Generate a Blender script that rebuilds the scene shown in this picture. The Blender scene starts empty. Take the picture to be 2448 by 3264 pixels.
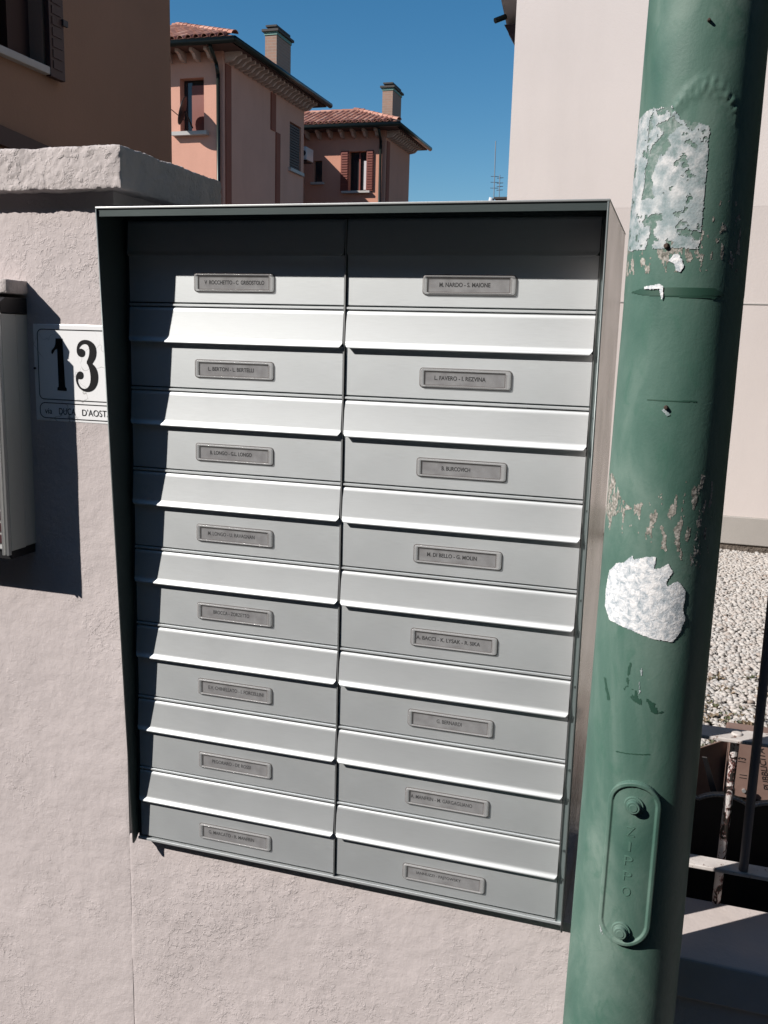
import bpy, bmesh, math, random
import numpy as np
from mathutils import Vector, Matrix, noise
from mathutils.geometry import tessellate_polygon
random.seed(7); np.random.seed(7)
R = math.radians
SC = bpy.context.scene
COL = SC.collection

# ------------------------------------------------------------------ camera, sky, sun
cd = bpy.data.cameras.new('camera'); cam = bpy.data.objects.new('camera', cd); COL.objects.link(cam)
cam.matrix_world = Matrix(((0.9548, -0.0803, 0.2861, 0.3937),
                           (0.2959, 0.1678, -0.9404, -1.1049),
                           (0.0275, 0.9825, 0.1840, 1.5146),
                           (0, 0, 0, 1)))
cd.sensor_fit = 'VERTICAL'; cd.sensor_height = 36.0; cd.sensor_width = 27.0
cd.lens = 2954.23 / 3264 * 36.0
cd.clip_start = 0.02; cd.clip_end = 3000
SC.camera = cam

SUN_TRAVEL = Vector((0.6287, 0.5136, -0.5839)).normalized()
w = bpy.data.worlds.new('World'); SC.world = w; w.use_nodes = True
nt = w.node_tree; nt.nodes.clear()
sky = nt.nodes.new('ShaderNodeTexSky'); sky.sky_type = 'NISHITA'; sky.sun_disc = False
sky.sun_elevation = math.asin(-SUN_TRAVEL.z)
sky.sun_rotation = math.atan2(-SUN_TRAVEL.x, -SUN_TRAVEL.y) % (2 * math.pi)
sky.air_density = 1.0; sky.dust_density = 0.3; sky.ozone_density = 3.0; sky.altitude = 0
hs = nt.nodes.new('ShaderNodeHueSaturation'); hs.inputs['Hue'].default_value = 0.493; hs.inputs['Saturation'].default_value = 1.32
bg = nt.nodes.new('ShaderNodeBackground'); bg.inputs['Strength'].default_value = 0.079
wo = nt.nodes.new('ShaderNodeOutputWorld')
nt.links.new(sky.outputs[0], hs.inputs['Color']); nt.links.new(hs.outputs[0], bg.inputs[0]); nt.links.new(bg.outputs[0], wo.inputs[0])

sl = bpy.data.lights.new('sun', 'SUN'); sl.energy = 5.0; sl.angle = R(0.5); sl.color = (1.0, 0.95, 0.89)
so = bpy.data.objects.new('sun', sl); COL.objects.link(so)
so.rotation_euler = SUN_TRAVEL.to_track_quat('-Z', 'Y').to_euler()

SC.view_settings.view_transform = 'Standard'; SC.view_settings.look = 'None'
SC.view_settings.exposure = 0.36; SC.view_settings.gamma = 1.0
SC.view_settings.use_curve_mapping = False

# ------------------------------------------------------------------ materials
def srgb(r, g, b):
    f = lambda c: (c/255/12.92) if c/255 <= 0.04045 else ((c/255+0.055)/1.055)**2.4
    return (f(r), f(g), f(b), 1)

class Mat:
    def __init__(s, name, color=(0.5, 0.5, 0.5), rough=0.7, metal=0.0, spec=0.5):
        s.m = bpy.data.materials.new(name); s.m.use_nodes = True
        s.nt = s.m.node_tree; s.b = s.nt.nodes['Principled BSDF']
        s.b.inputs['Base Color'].default_value = (*color[:3], 1); s.b.inputs['Roughness'].default_value = rough
        s.b.inputs['Metallic'].default_value = metal; s.b.inputs['Specular IOR Level'].default_value = spec
        s.tc = None
    def n(s, t, **kw):
        x = s.nt.nodes.new(t)
        for k, v in kw.items(): setattr(x, k, v)
        return x
    def link(s, a, b): s.nt.links.new(a, b)
    def coord(s, scale=(1, 1, 1), loc=(0, 0, 0)):
        if s.tc is None: s.tc = s.n('ShaderNodeTexCoord')
        mp = s.n('ShaderNodeMapping'); mp.inputs['Scale'].default_value = scale; mp.inputs['Location'].default_value = loc
        s.link(s.tc.outputs['Object'], mp.inputs[0]); return mp.outputs[0]
    def noise(s, scale, detail=4, rough=0.55, vec=None, dist=0.0):
        x = s.n('ShaderNodeTexNoise'); x.inputs['Scale'].default_value = scale; x.inputs['Detail'].default_value = detail
        x.inputs['Roughness'].default_value = rough; x.inputs['Distortion'].default_value = dist
        s.link(vec if vec is not None else s.coord(), x.inputs['Vector']); return x.outputs['Fac']
    def voro(s, scale, vec=None, feature='F1'):
        x = s.n('ShaderNodeTexVoronoi', feature=feature); x.inputs['Scale'].default_value = scale
        s.link(vec if vec is not None else s.coord(), x.inputs['Vector']); return x.outputs['Distance']
    def ramp(s, fac, stops):
        x = s.n('ShaderNodeValToRGB'); e = x.color_ramp.elements
        while len(e) < len(stops): e.new(0.5)
        for el, (p, c) in zip(e, stops):
            el.position = p; el.color = c if hasattr(c, '__len__') and len(c) == 4 else ((*c, 1) if hasattr(c, '__len__') else (c, c, c, 1))
        s.link(fac, x.inputs[0]); return x.outputs[0]
    def math(s, op, a, b):
        x = s.n('ShaderNodeMath', operation=op)
        for i, v in enumerate((a, b)):
            if isinstance(v, (int, float)): x.inputs[i].default_value = v
            else: s.link(v, x.inputs[i])
        return x.outputs[0]
    def mix(s, fac, a, b, mode='MIX'):
        x = s.n('ShaderNodeMix', data_type='RGBA', blend_type=mode)
        for i, v in ((0, fac), (6, a), (7, b)):
            if isinstance(v, (int, float)): x.inputs[i].default_value = v
            elif isinstance(v, tuple): x.inputs[i].default_value = (*v[:3], 1)
            else: s.link(v, x.inputs[i])
        return x.outputs[2]
    def color(s, c): s.link(c, s.b.inputs['Base Color'])
    def rough(s, c): s.link(c, s.b.inputs['Roughness'])
    def bump(s, h, dist=0.001, strength=1.0, prev=None):
        x = s.n('ShaderNodeBump'); x.inputs['Distance'].default_value = dist; x.inputs['Strength'].default_value = strength
        s.link(h, x.inputs['Height'])
        if prev is not None: s.link(prev, x.inputs['Normal'])
        s.link(x.outputs[0], s.b.inputs['Normal']); return x.outputs[0]

def plaster(name, c, amount=1.0, rough_patch=0.5, k=1.0):
    m = Mat(name, c, 0.92, 0, 0.15)
    big = m.noise(4*k, 3); mid = m.noise(22*k, 5, 0.6); fine = m.noise(380*k, 4, 0.6)
    dark = tuple(x*0.93 for x in c); lite = tuple(min(1, x*1.04) for x in c)
    colr = m.ramp(m.math('ADD', m.math('MULTIPLY', big, 0.75), m.math('MULTIPLY', mid, 0.25)), [(0.35, dark), (0.65, lite)])
    m.color(colr)
    # trowel relief: short curved ridges and pits, clustered in patches
    kd = m.ramp(m.noise(58*k, 5, 0.62, dist=0.25), [(0.52, 0.0), (0.555, 1.0)])
    kd2 = m.ramp(m.noise(135*k, 4, 0.65, m.coord(loc=(3, 1, 7))), [(0.56, 0.0), (0.62, 1.0)])
    mask = m.ramp(m.noise(6*k, 5, 0.65), [(rough_patch-0.10, 0.10), (rough_patch+0.12, 1.0)])
    rel = m.math('MULTIPLY', m.math('ADD', m.math('MULTIPLY', kd, 0.55), m.math('MULTIPLY', kd2, 0.45)), mask)
    n1 = m.bump(mid, 0.008*amount, 0.5)
    n2 = m.bump(rel, 0.0016*amount, 0.8, n1)
    m.bump(fine, 0.0004*amount, 0.5, n2)
    return m.m

M = {}
WALLC = (0.535, 0.478, 0.472)
M['plaster'] = plaster('pink_grey_wall_plaster', WALLC, 0.7, 0.58)
M['plaster_infill'] = plaster('rough_sprayed_wall_plaster', WALLC, 0.58, 0.50, 1.1)
M['plaster_rough'] = plaster('coarse_coping_plaster', (0.53, 0.48, 0.47), 1.2, 0.48, 0.8)

def alu(name, c, rough, metal=0.92, vert=False, bump=0.00012):
    m = Mat(name, c, rough, metal, 0.5)
    v = m.coord((2.2, 60, 60) if not vert else (60, 60, 2.2))
    st = m.noise(26, 6, 0.75, v)
    v2 = m.coord((3, 3, 3)); cl = m.noise(3, 3, 0.5, v2)
    m.rough(m.ramp(m.math('ADD', m.math('MULTIPLY', st, 0.5), m.math('MULTIPLY', cl, 0.5)), [(0.3, rough-0.05), (0.7, rough+0.06)]))
    m.color(m.ramp(st, [(0.3, tuple(x*0.95 for x in c)), (0.7, tuple(min(1, x*1.03) for x in c))]))
    m.bump(st, bump, 0.6)
    return m.m
M['alu'] = alu('brushed_anodised_aluminium', (0.66, 0.685, 0.695), 0.58, 0.78)
M['alu_flap'] = alu('brushed_anodised_flap_aluminium', (0.58, 0.60, 0.61), 0.56, 0.72)
M['alu_shaded'] = alu('shade_darkened_frame_metal', (0.075, 0.095, 0.095), 0.42, 0.5)  # darker copy of the flange metal, hood shade put into its colour
M['flange'] = alu('grey_green_flange_metal', (0.20, 0.25, 0.25), 0.45, 0.5)
M['alu_edge'] = alu('bare_sheet_metal_edge', (0.42, 0.43, 0.43), 0.45, 0.85, True)
M['hood_edge'] = alu('grey_painted_hood_edge', (0.17, 0.19, 0.19), 0.45, 0.5, True)
M['alu_side'] = alu('satin_side_sheet_metal', (0.45, 0.42, 0.40), 0.24, 0.95, True, 0.00005)
M['black_gap'] = Mat('dark_box_interior', (0.03, 0.03, 0.032), 0.6).m

def clear(name, tint, alpha, rough):
    m = Mat(name, tint, rough); m.b.inputs['Alpha'].default_value = alpha
    return m
cp = clear('clear_scuffed_plastic', (0.46, 0.45, 0.45), 0.42, 0.22)
cn = cp.noise(900, 3, 0.7); cp.rough(cp.ramp(cn, [(0.3, 0.06), (0.7, 0.28)])); cp.bump(cn, 0.0004, 0.5)
M['clear_frame'] = cp.m
cw = clear('thin_clear_window', (0.75, 0.75, 0.75), 0.07, 0.12)
cw.b.inputs['Specular IOR Level'].default_value = 0.15; M['clear_window'] = cw.m
card = Mat('grey_name_card', (0.24, 0.25, 0.26), 0.6)
card.color(card.ramp(card.noise(60, 3), [(0.3, (0.155, 0.15, 0.155)), (0.7, (0.25, 0.25, 0.255))]))
M['card'] = card.m
M['ink'] = Mat('black_ink', (0.012, 0.012, 0.013), 0.7, 0, 0.15).m
gi = Mat('engraved_grey_ink', (0.012, 0.012, 0.014), 0.6, 0, 0.1)
M['ink_fade'] = gi.m
grime_outline = Mat('brown_grime_and_outline', (0.09, 0.075, 0.07), 0.9); M['grime_outline'] = grime_outline.m

# pole paint
pp = Mat('weathered_green_pole_paint', (0.1, 0.2, 0.15), 0.45, 0, 0.32)
pv = pp.coord((1, 1, 0.45))
f1 = pp.noise(9, 5, 0.6, pv, 0.8); f2 = pp.noise(38, 5, 0.65, pp.coord((1, 1, 0.6)), 1.2); f3 = pp.noise(330, 3, 0.6)
cA = pp.ramp(f1, [(0.32, (0.040, 0.098, 0.076)), (0.50, (0.070, 0.135, 0.108)), (0.68, (0.135, 0.200, 0.168))])
cB = pp.mix(pp.ramp(f2, [(0.54, 0.0), (0.72, 0.55)]), cA, (0.045, 0.118, 0.086))
# chips and scratches
sc = pp.noise(70, 6, 0.7, pp.coord((1, 1, 0.35)), 2.5)
cC = pp.mix(pp.ramp(sc, [(0.73, 0.0), (0.76, 0.85)]), cB, (0.03, 0.055, 0.045))
cD = pp.mix(pp.ramp(pp.noise(120, 4, 0.7), [(0.74, 0.0), (0.76, 0.7)]), cC, (0.34, 0.33, 0.30))
pp.color(cD)
pp.rough(pp.ramp(f1, [(0.3, 0.48), (0.7, 0.66)]))
b1 = pp.bump(f3, 0.0005, 0.35); pp.bump(f2, 0.0010, 0.25, b1)
M['pole'] = pp.m
lp_ = Mat('raised_lettering_paint', (0.075, 0.150, 0.118), 0.5); M['pole_letter'] = lp_.m
pr = Mat('torn_paper_residue', (0.5, 0.5, 0.5), 0.9)
pn = pr.noise(60, 7, 0.68); pn2 = pr.noise(20, 4, 0.6)
pr.color(pr.mix(pr.ramp(pn2, [(0.4, 0.0), (0.65, 0.65)]), pr.ramp(pn, [(0.34, (0.13, 0.19, 0.185)), (0.46, (0.30, 0.33, 0.34)), (0.62, (0.58, 0.565, 0.56))]), (0.22, 0.28, 0.29)))
pr.bump(pn, 0.0012, 0.8); M['paper'] = pr.m
ps = Mat('white_torn_sticker_paper', (0.7, 0.7, 0.7), 0.9)
pn = ps.noise(150, 7, 0.75, dist=0.6)
ps.color(ps.ramp(pn, [(0.34, (0.26, 0.31, 0.34)), (0.45, (0.46, 0.49, 0.52)), (0.57, (0.74, 0.73, 0.73))]))
ps.bump(pn, 0.0012, 0.8); M['sticker'] = ps.m
gl = Mat('thin_glue_film', (0.15, 0.2, 0.18), 0.8)
gl.color(gl.ramp(gl.noise(140, 6, 0.7), [(0.38, (0.075, 0.135, 0.112)), (0.55, (0.15, 0.20, 0.18)), (0.7, (0.28, 0.31, 0.30))])); M['glue'] = gl.m
ru = Mat('exposed_primer_and_rust', (0.3, 0.25, 0.22), 0.95)
ru.color(ru.ramp(ru.noise(260, 5, 0.7), [(0.35, (0.08, 0.08, 0.065)), (0.52, (0.27, 0.25, 0.22)), (0.7, (0.50, 0.47, 0.44))]))
ru.bump(ru.noise(300, 4), 0.001, 0.7); M['primer'] = ru.m
M['dark_green'] = Mat('older_dark_green_paint', (0.022, 0.066, 0.045), 0.5).m
M['rust'] = Mat('rusty_nail_head', (0.07, 0.045, 0.035), 0.8, 0.4).m

# enamel sign
en = Mat('cracked_white_ceramic', (0.86, 0.86, 0.87), 0.16, 0, 0.6)
ev = en.coord((1, 1, 1)); dn = en.n('ShaderNodeTexNoise'); dn.inputs['Scale'].default_value = 30; en.link(ev, dn.inputs['Vector'])
vm = en.n('ShaderNodeMix', data_type='VECTOR'); vm.inputs[0].default_value = 0.05; en.link(ev, vm.inputs[4]); en.link(dn.outputs['Color'], vm.inputs[5])
cr = en.voro(26, vm.outputs[1], 'DISTANCE_TO_EDGE')
crk = en.ramp(cr, [(0.0, 1.0), (0.018, 0.0)])
msk = en.ramp(en.noise(14, 3), [(0.50, 0.0), (0.60, 0.75)])
en.color(en.mix(en.math('MULTIPLY', crk, msk), (0.86, 0.86, 0.87), (0.25, 0.24, 0.23)))
M['enamel'] = en.m

M['alu_white'] = Mat('pale_grey_powder_coated_aluminium', (0.47, 0.47, 0.46), 0.45, 0.1).m
M['alu_bright'] = Mat('bright_extruded_trim', (0.62, 0.62, 0.61), 0.3, 0.7).m
M['dark_metal'] = Mat('dark_weathered_metal', (0.035, 0.034, 0.036), 0.4, 0.5).m
M['button'] = Mat('dark_button_plastic', (0.07, 0.03, 0.035), 0.35).m
M['slot_label'] = Mat('white_label_strip', (0.62, 0.62, 0.62), 0.5).m

# painted railing
rl = Mat('chalky_white_railing_paint', (0.5, 0.45, 0.43), 0.75)
rr = rl.noise(95, 6, 0.7, dist=0.8)
rl.color(rl.mix(rl.ramp(rr, [(0.60, 0.0), (0.64, 1.0)]), rl.ramp(rl.noise(40, 3), [(0.3, (0.46, 0.42, 0.40)), (0.7, (0.58, 0.54, 0.52))]), (0.13, 0.07, 0.05)))
rl.bump(rr, 0.001, 0.6); M['rail'] = rl.m
fb = Mat('flaking_white_over_red_primer', (0.5, 0.5, 0.5), 0.8)
fn = fb.noise(75, 6, 0.72, fb.coord((1, 1, 0.6)), 1.0)
fb.color(fb.ramp(fn, [(0.0, (0.62, 0.58, 0.57)), (0.495, (0.60, 0.56, 0.55)), (0.50, (0.24, 0.035, 0.025)), (0.515, (0.20, 0.03, 0.02)), (0.52, (0.02, 0.015, 0.012)), (1.0, (0.03, 0.02, 0.018))]))
fb.bump(fn, 0.0012, 0.8); M['flaking'] = fb.m
db = Mat('grey_painted_steel_bar', (0.16, 0.14, 0.145), 0.6); M['bar'] = db.m
conc = plaster('smooth_concrete_coping', (0.52, 0.46, 0.44), 0.5, 0.66, 1.0); M['coping'] = conc

def stucco(name, c, k=1.0, mott=0.08):
    m = Mat(name, c, 0.95, 0, 0.1)
    a = m.noise(1.3, 5, 0.6); b = m.noise(45*k, 4, 0.6)
    st = m.noise(2.5, 4, 0.6, m.coord((1, 1, 0.18)))
    base = m.ramp(a, [(0.3, tuple(x*(1-mott) for x in c)), (0.7, tuple(min(1, x*(1+mott*0.6)) for x in c))])
    m.color(m.mix(m.ramp(st, [(0.5, 0.0), (0.8, 0.25)]), base, tuple(x*0.75 for x in c)))
    m.bump(b, 0.004/k, 0.5); return m.m
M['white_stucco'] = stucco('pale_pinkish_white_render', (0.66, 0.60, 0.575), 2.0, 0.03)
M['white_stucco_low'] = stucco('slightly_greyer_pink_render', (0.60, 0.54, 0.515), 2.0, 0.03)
M['plinth'] = stucco('bare_cement_plinth', (0.37, 0.345, 0.32), 2, 0.08)
M['street_wall'] = stucco('brown_street_render', (0.20, 0.16, 0.13), 1.0, 0.06)
M['bark'] = Mat('grey_bark', (0.10, 0.085, 0.07), 0.95).m
M['tree_leaf'] = Mat('tree_leaf', (0.045, 0.08, 0.03), 0.55).m
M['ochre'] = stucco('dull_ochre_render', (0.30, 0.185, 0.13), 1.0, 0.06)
M['peach'] = stucco('salmon_pink_render', (0.60, 0.325, 0.245), 0.6, 0.05)
M['peach2'] = stucco('terracotta_pink_render', (0.53, 0.265, 0.19), 0.6, 0.05)
M['quoin_and_shadow'] = stucco('red_strip_and_shadow_render', (0.27, 0.10, 0.07), 0.6, 0.1)
M['gutter'] = Mat('dark_copper_gutter', (0.022, 0.028, 0.024), 0.35, 0.5).m
M['corbel'] = stucco('pale_weathered_corbel_stone', (0.50, 0.39, 0.34), 0.6)
M['soffit'] = Mat('dark_stained_soffit_board', (0.10, 0.055, 0.045), 0.9).m
M['stone_sill'] = Mat('pale_stone_sill', (0.42, 0.40, 0.38), 0.8).m
M['shutter'] = Mat('dark_red_painted_wood', (0.17, 0.038, 0.024), 0.55).m
M['shutter_dark'] = Mat('dark_brown_painted_wood', (0.045, 0.018, 0.014), 0.6).m
M['glass'] = Mat('window_glass', (0.02, 0.024, 0.028), 0.06, 0, 0.6).m
M['room'] = Mat('dim_room_recess', (0.02, 0.016, 0.015), 0.9).m
M['curtain'] = Mat('pale_curtain', (0.5, 0.5, 0.52), 0.9).m
tl = Mat('terracotta_roof_tile', (0.35, 0.15, 0.10), 0.9)
oi = tl.n('ShaderNodeObjectInfo')
tl.color(tl.mix(0.25, tl.ramp(oi.outputs['Random'], [(0.0, (0.22, 0.085, 0.06)), (0.5, (0.38, 0.165, 0.115)), (1.0, (0.50, 0.28, 0.21))]), tl.ramp(tl.noise(9, 5, 0.7), [(0.35, (0.13, 0.07, 0.055)), (0.65, (0.48, 0.25, 0.19))])))
M['tile'] = tl.m
M['rooffelt'] = Mat('old_roof_surface', (0.22, 0.10, 0.075), 0.95).m
bk = Mat('weathered_chimney_brick', (0.4, 0.28, 0.22), 0.95)
bt = bk.n('ShaderNodeTexBrick'); bt.inputs['Scale'].default_value = 1.0
bt.inputs['Brick Width'].default_value = 0.25; bt.inputs['Row Height'].default_value = 0.075; bt.inputs['Mortar Size'].default_value = 0.008
bt.inputs['Color1'].default_value = (0.32, 0.19, 0.14, 1); bt.inputs['Color2'].default_value = (0.27, 0.17, 0.13, 1); bt.inputs['Mortar'].default_value = (0.30, 0.25, 0.21, 1)
bk.link(bk.coord(), bt.inputs['Vector'])
sx_ = bk.n('ShaderNodeSeparateXYZ'); bk.link(bk.coord(), sx_.inputs[0]); cb = bk.n('ShaderNodeCombineXYZ')
bk.link(bk.math('ADD', sx_.outputs[0], sx_.outputs[1]), cb.inputs[0]); bk.link(sx_.outputs[2], cb.inputs[1]); bk.link(cb.outputs[0], bt.inputs['Vector'])
bk.color(bk.mix(bk.ramp(bk.noise(5, 5, 0.7), [(0.35, 0.1), (0.7, 0.6)]), bt.outputs['Color'], (0.30, 0.20, 0.155)))
M['chimney'] = bk.m
M['copper'] = Mat('green_copper_flashing', (0.12, 0.22, 0.19), 0.6, 0.3).m
M['cap_dark'] = Mat('sooty_chimney_cap', (0.06, 0.055, 0.052), 0.9).m
asp = Mat('street_asphalt', (0.06, 0.06, 0.062), 0.9); asp.color(asp.ramp(asp.noise(30, 6, 0.7), [(0.3, (0.045, 0.045, 0.047)), (0.7, (0.08, 0.078, 0.076))])); asp.bump(asp.noise(400, 3), 0.004, 0.6); M['asphalt'] = asp.m
pv_ = Mat('pavement_concrete', (0.17, 0.16, 0.15), 0.9); pv_.color(pv_.ramp(pv_.noise(8, 6, 0.7), [(0.3, (0.08, 0.075, 0.07)), (0.7, (0.13, 0.12, 0.115))])); M['pavement'] = pv_.m
soil = Mat('dark_garden_soil', (0.035, 0.028, 0.02), 1.0); soil.color(soil.ramp(soil.noise(40, 6, 0.7), [(0.35, (0.07, 0.055, 0.045)), (0.65, (0.17, 0.14, 0.115))])); soil.bump(soil.noise(60, 5), 0.02, 0.8); M['soil'] = soil.m
gr = Mat('river_pebble', (0.5, 0.48, 0.45), 0.75)
gi_ = gr.n('ShaderNodeNewGeometry')
gr.color(gr.mix(0.2, gr.ramp(gi_.outputs['Random Per Island'], [(0.0, (0.30, 0.26, 0.23)), (0.03, (0.22, 0.14, 0.10)), (0.05, (0.34, 0.30, 0.27)), (0.45, (0.42, 0.385, 0.355)), (0.75, (0.34, 0.33, 0.32)), (1.0, (0.50, 0.465, 0.43))]), gr.ramp(gr.noise(120, 4), [(0.3, (0.3, 0.28, 0.26)), (0.7, (0.7, 0.66, 0.62))])))
M['gravel'] = gr.m
lf = Mat('low_weed_leaf', (0.06, 0.09, 0.03), 0.6)
li = lf.n('ShaderNodeNewGeometry'); lf.color(lf.ramp(li.outputs['Random Per Island'], [(0.0, (0.04, 0.05, 0.02)), (0.4, (0.075, 0.08, 0.035)), (0.55, (0.15, 0.10, 0.06)), (1.0, (0.24, 0.18, 0.12))]))
M['weed'] = lf.m
ab = Mat('faded_brown_painted_metal', (0.33, 0.235, 0.20), 0.55)
ab.color(ab.ramp(ab.noise(14, 5, 0.65), [(0.3, (0.16, 0.098, 0.08)), (0.7, (0.215, 0.14, 0.115))])); M['adbox'] = ab.m
M['edging'] = Mat('grey_plastic_edging_lip', (0.20, 0.20, 0.20), 0.4).m
M['edging_dark'] = Mat('dark_plastic_edging', (0.012, 0.012, 0.012), 0.6).m
M['offwhite'] = Mat('off_white_plastic', (0.55, 0.55, 0.55), 0.4).m
M['antenna'] = Mat('aerial_aluminium', (0.16, 0.17, 0.19), 0.5, 0.6).m

# ------------------------------------------------------------------ mesh helpers
def tag(o, label=None, cat=None, group=None, kind=None):
    if label: o['label'] = label
    if cat: o['category'] = cat
    if group: o['group'] = group
    if kind: o['kind'] = kind
    return o

def thing(name, label, cat, loc, group=None):
    o = bpy.data.objects.new(name, None); COL.objects.link(o); o.location = loc; o.empty_display_size = 0.1
    return tag(o, label, cat, group)

def link(name, me, mat=None, parent=None, smooth=False):
    o = bpy.data.objects.new(name, me); COL.objects.link(o)
    if mat is not None and not me.materials: me.materials.append(mat if not isinstance(mat, str) else M[mat])
    if smooth:
        me.polygons.foreach_set('use_smooth', [True]*len(me.polygons))
    if parent is not None:
        o.parent = parent
        # all verts are given in world space: undo the parents' offset
        p = parent; off = Vector((0, 0, 0))
        while p is not None: off += p.location; p = p.parent
        o.location = -off if not getattr(me, '_local', False) else o.location
    return o

class MB:
    def __init__(s): s.v = []; s.f = []
    def add(s, v, f):
        n = len(s.v); s.v += [tuple(x) for x in v]; s.f += [tuple(i+n for i in q) for q in f]; return s
    def box(s, x0, y0, z0, x1, y1, z1):
        v = [(x, y, z) for z in (z0, z1) for y in (y0, y1) for x in (x0, x1)]
        return s.add(v, [(0, 2, 3, 1), (4, 5, 7, 6), (0, 1, 5, 4), (2, 6, 7, 3), (0, 4, 6, 2), (1, 3, 7, 5)])
    def extr(s, poly, ax, a, b):
        """extrude a closed polygon (2D) along axis ax between a and b"""
        n = len(poly)
        def P(p, t): return {0: (t, p[0], p[1]), 1: (p[0], t, p[1]), 2: (p[0], p[1], t)}[ax]
        v = [P(p, a) for p in poly]+[P(p, b) for p in poly]
        f = [tuple(range(n))[::-1], tuple(range(n, 2*n))]+[(i, (i+1) % n, n+(i+1) % n, n+i) for i in range(n)]
        return s.add(v, f)
    def cyl(s, p, q, r, n=12, r2=None, cap=True):
        p = Vector(p); q = Vector(q); d = (q-p).normalized(); a = d.orthogonal().normalized(); b = d.cross(a); r2 = r if r2 is None else r2
        v = [p+(a*math.cos(t)+b*math.sin(t))*r for t in [2*math.pi*i/n for i in range(n)]]+[q+(a*math.cos(t)+b*math.sin(t))*r2 for t in [2*math.pi*i/n for i in range(n)]]
        f = [(i, (i+1) % n, n+(i+1) % n, n+i) for i in range(n)]
        if cap: f += [tuple(range(n))[::-1], tuple(range(n, 2*n))]
        return s.add(v, f)
    def tube(s, pts, r, n=10):
        for a, b in zip(pts[:-1], pts[1:]): s.cyl(a, b, r, n)
        return s
    def rings(s, rings, close=True, cap0=False, cap1=False):
        n = len(rings[0]); v = [p for r in rings for p in r]; f = []
        for k in range(len(rings)-1):
            for i in range(n if close else n-1):
                j = (i+1) % n; f.append((k*n+i, k*n+j, (k+1)*n+j, (k+1)*n+i))
        if cap0: f.append(tuple(range(n))[::-1])
        if cap1: f.append(tuple((len(rings)-1)*n+i for i in range(n)))
        return s.add(v, f)
    def mesh(s, name):
        me = bpy.data.meshes.new(name); me.from_pydata(s.v, [], s.f); me.update()
        bm = bmesh.new(); bm.from_mesh(me); bmesh.ops.recalc_face_normals(bm, faces=bm.faces); bm.to_mesh(me); bm.free()
        return me
    def build(s, name, mat, parent=None, bevel=0, smooth=False, seg=2):
        me = s.mesh(name); o = link(name, me, mat, parent, smooth)
        if bevel:
            b = o.modifiers.new('bevel', 'BEVEL'); b.width = bevel; b.segments = seg; b.limit_method = 'ANGLE'; b.angle_limit = R(40)
            b.harden_normals = False
        return o

def box(name, mat, parent, *a, bevel=0, **k): return MB().box(*a).build(name, mat, parent, bevel, **k)

def rough_box(name, mat, parent, lo, hi, step, amp, seed, scale=9.0, edge=0.006, fine=0.3):
    """box of dense grid faces, rounded and displaced like hand-laid render"""
    bm = bmesh.new()
    n = [max(2, int(round((hi[i]-lo[i])/step[i]))) for i in range(3)]
    ax = [np.linspace(lo[i], hi[i], n[i]+1) for i in range(3)]
    idx = {}
    V = []; F = []
    def vid(i, j, k):
        key = (i, j, k)
        if key not in idx: idx[key] = len(V); V.append((ax[0][i], ax[1][j], ax[2][k]))
        return idx[key]
    for i in range(n[0]):
        for j in range(n[1]):
            F.append((vid(i, j, 0), vid(i, j+1, 0), vid(i+1, j+1, 0), vid(i+1, j, 0))); F.append((vid(i, j, n[2]), vid(i+1, j, n[2]), vid(i+1, j+1, n[2]), vid(i, j+1, n[2])))
    for i in range(n[0]):
        for k in range(n[2]):
            F.append((vid(i, 0, k), vid(i+1, 0, k), vid(i+1, 0, k+1), vid(i, 0, k+1))); F.append((vid(i, n[1], k), vid(i, n[1], k+1), vid(i+1, n[1], k+1), vid(i+1, n[1], k)))
    for j in range(n[1]):
        for k in range(n[2]):
            F.append((vid(0, j, k), vid(0, j, k+1), vid(0, j+1, k+1), vid(0, j+1, k))); F.append((vid(n[0], j, k), vid(n[0], j+1, k), vid(n[0], j+1, k+1), vid(n[0], j, k+1)))
    out = []
    c = [(lo[i]+hi[i])/2 for i in range(3)]
    for p in V:
        P = Vector(p); q = [min(max(P[i], lo[i]+edge), hi[i]-edge) for i in range(3)]
        d = P-Vector(q)
        nn = d.normalized() if d.length > 1e-9 else Vector((0, 0, 0))
        base = Vector(q)+nn*edge
        s = noise.fractal(P*scale+Vector((seed, 0, 0)), 1.0, 2.1, 3)*amp+noise.fractal(P*scale*7+Vector((0, seed, 0)), 1.0, 2.1, 3)*amp*fine
        out.append(base+nn*(s-amp*0.2))
    me = bpy.data.meshes.new(name); me.from_pydata(out, [], F); me.update()
    o = link(name, me, mat, parent, True)
    try: me.set_sharp_from_angle(angle=R(42))
    except Exception: pass
    return o

def text_mesh(body, w, h, depth=0.0, offset=0.0, spacing=1.0):
    cu = bpy.data.curves.new('lettering', 'FONT'); cu.body = body; cu.size = 1.0; cu.extrude = 0.02 if depth else 0.0; cu.offset = offset
    cu.space_character = spacing; cu.resolution_u = 6
    o = bpy.data.objects.new('lettering', cu); COL.objects.link(o)
    me = bpy.data.meshes.new_from_object(o.evaluated_get(bpy.context.evaluated_depsgraph_get()) if False else o)
    bpy.data.objects.remove(o); bpy.data.curves.remove(cu)
    co = np.array([v.co[:] for v in me.vertices]); lo = co.min(0); hi = co.max(0)
    co[:, 0] = (co[:, 0]-lo[0])/(hi[0]-lo[0])*w if w else (co[:, 0]-lo[0])/(hi[1]-lo[1])*h
    co[:, 1] = (co[:, 1]-lo[1])/(hi[1]-lo[1])*h
    co[:, 2] = ((co[:, 2]-lo[2])/(hi[2]-lo[2])*depth) if depth else 0
    me.vertices.foreach_set('co', co.ravel()); me.update(); me.materials.clear()
    return me, co

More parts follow.
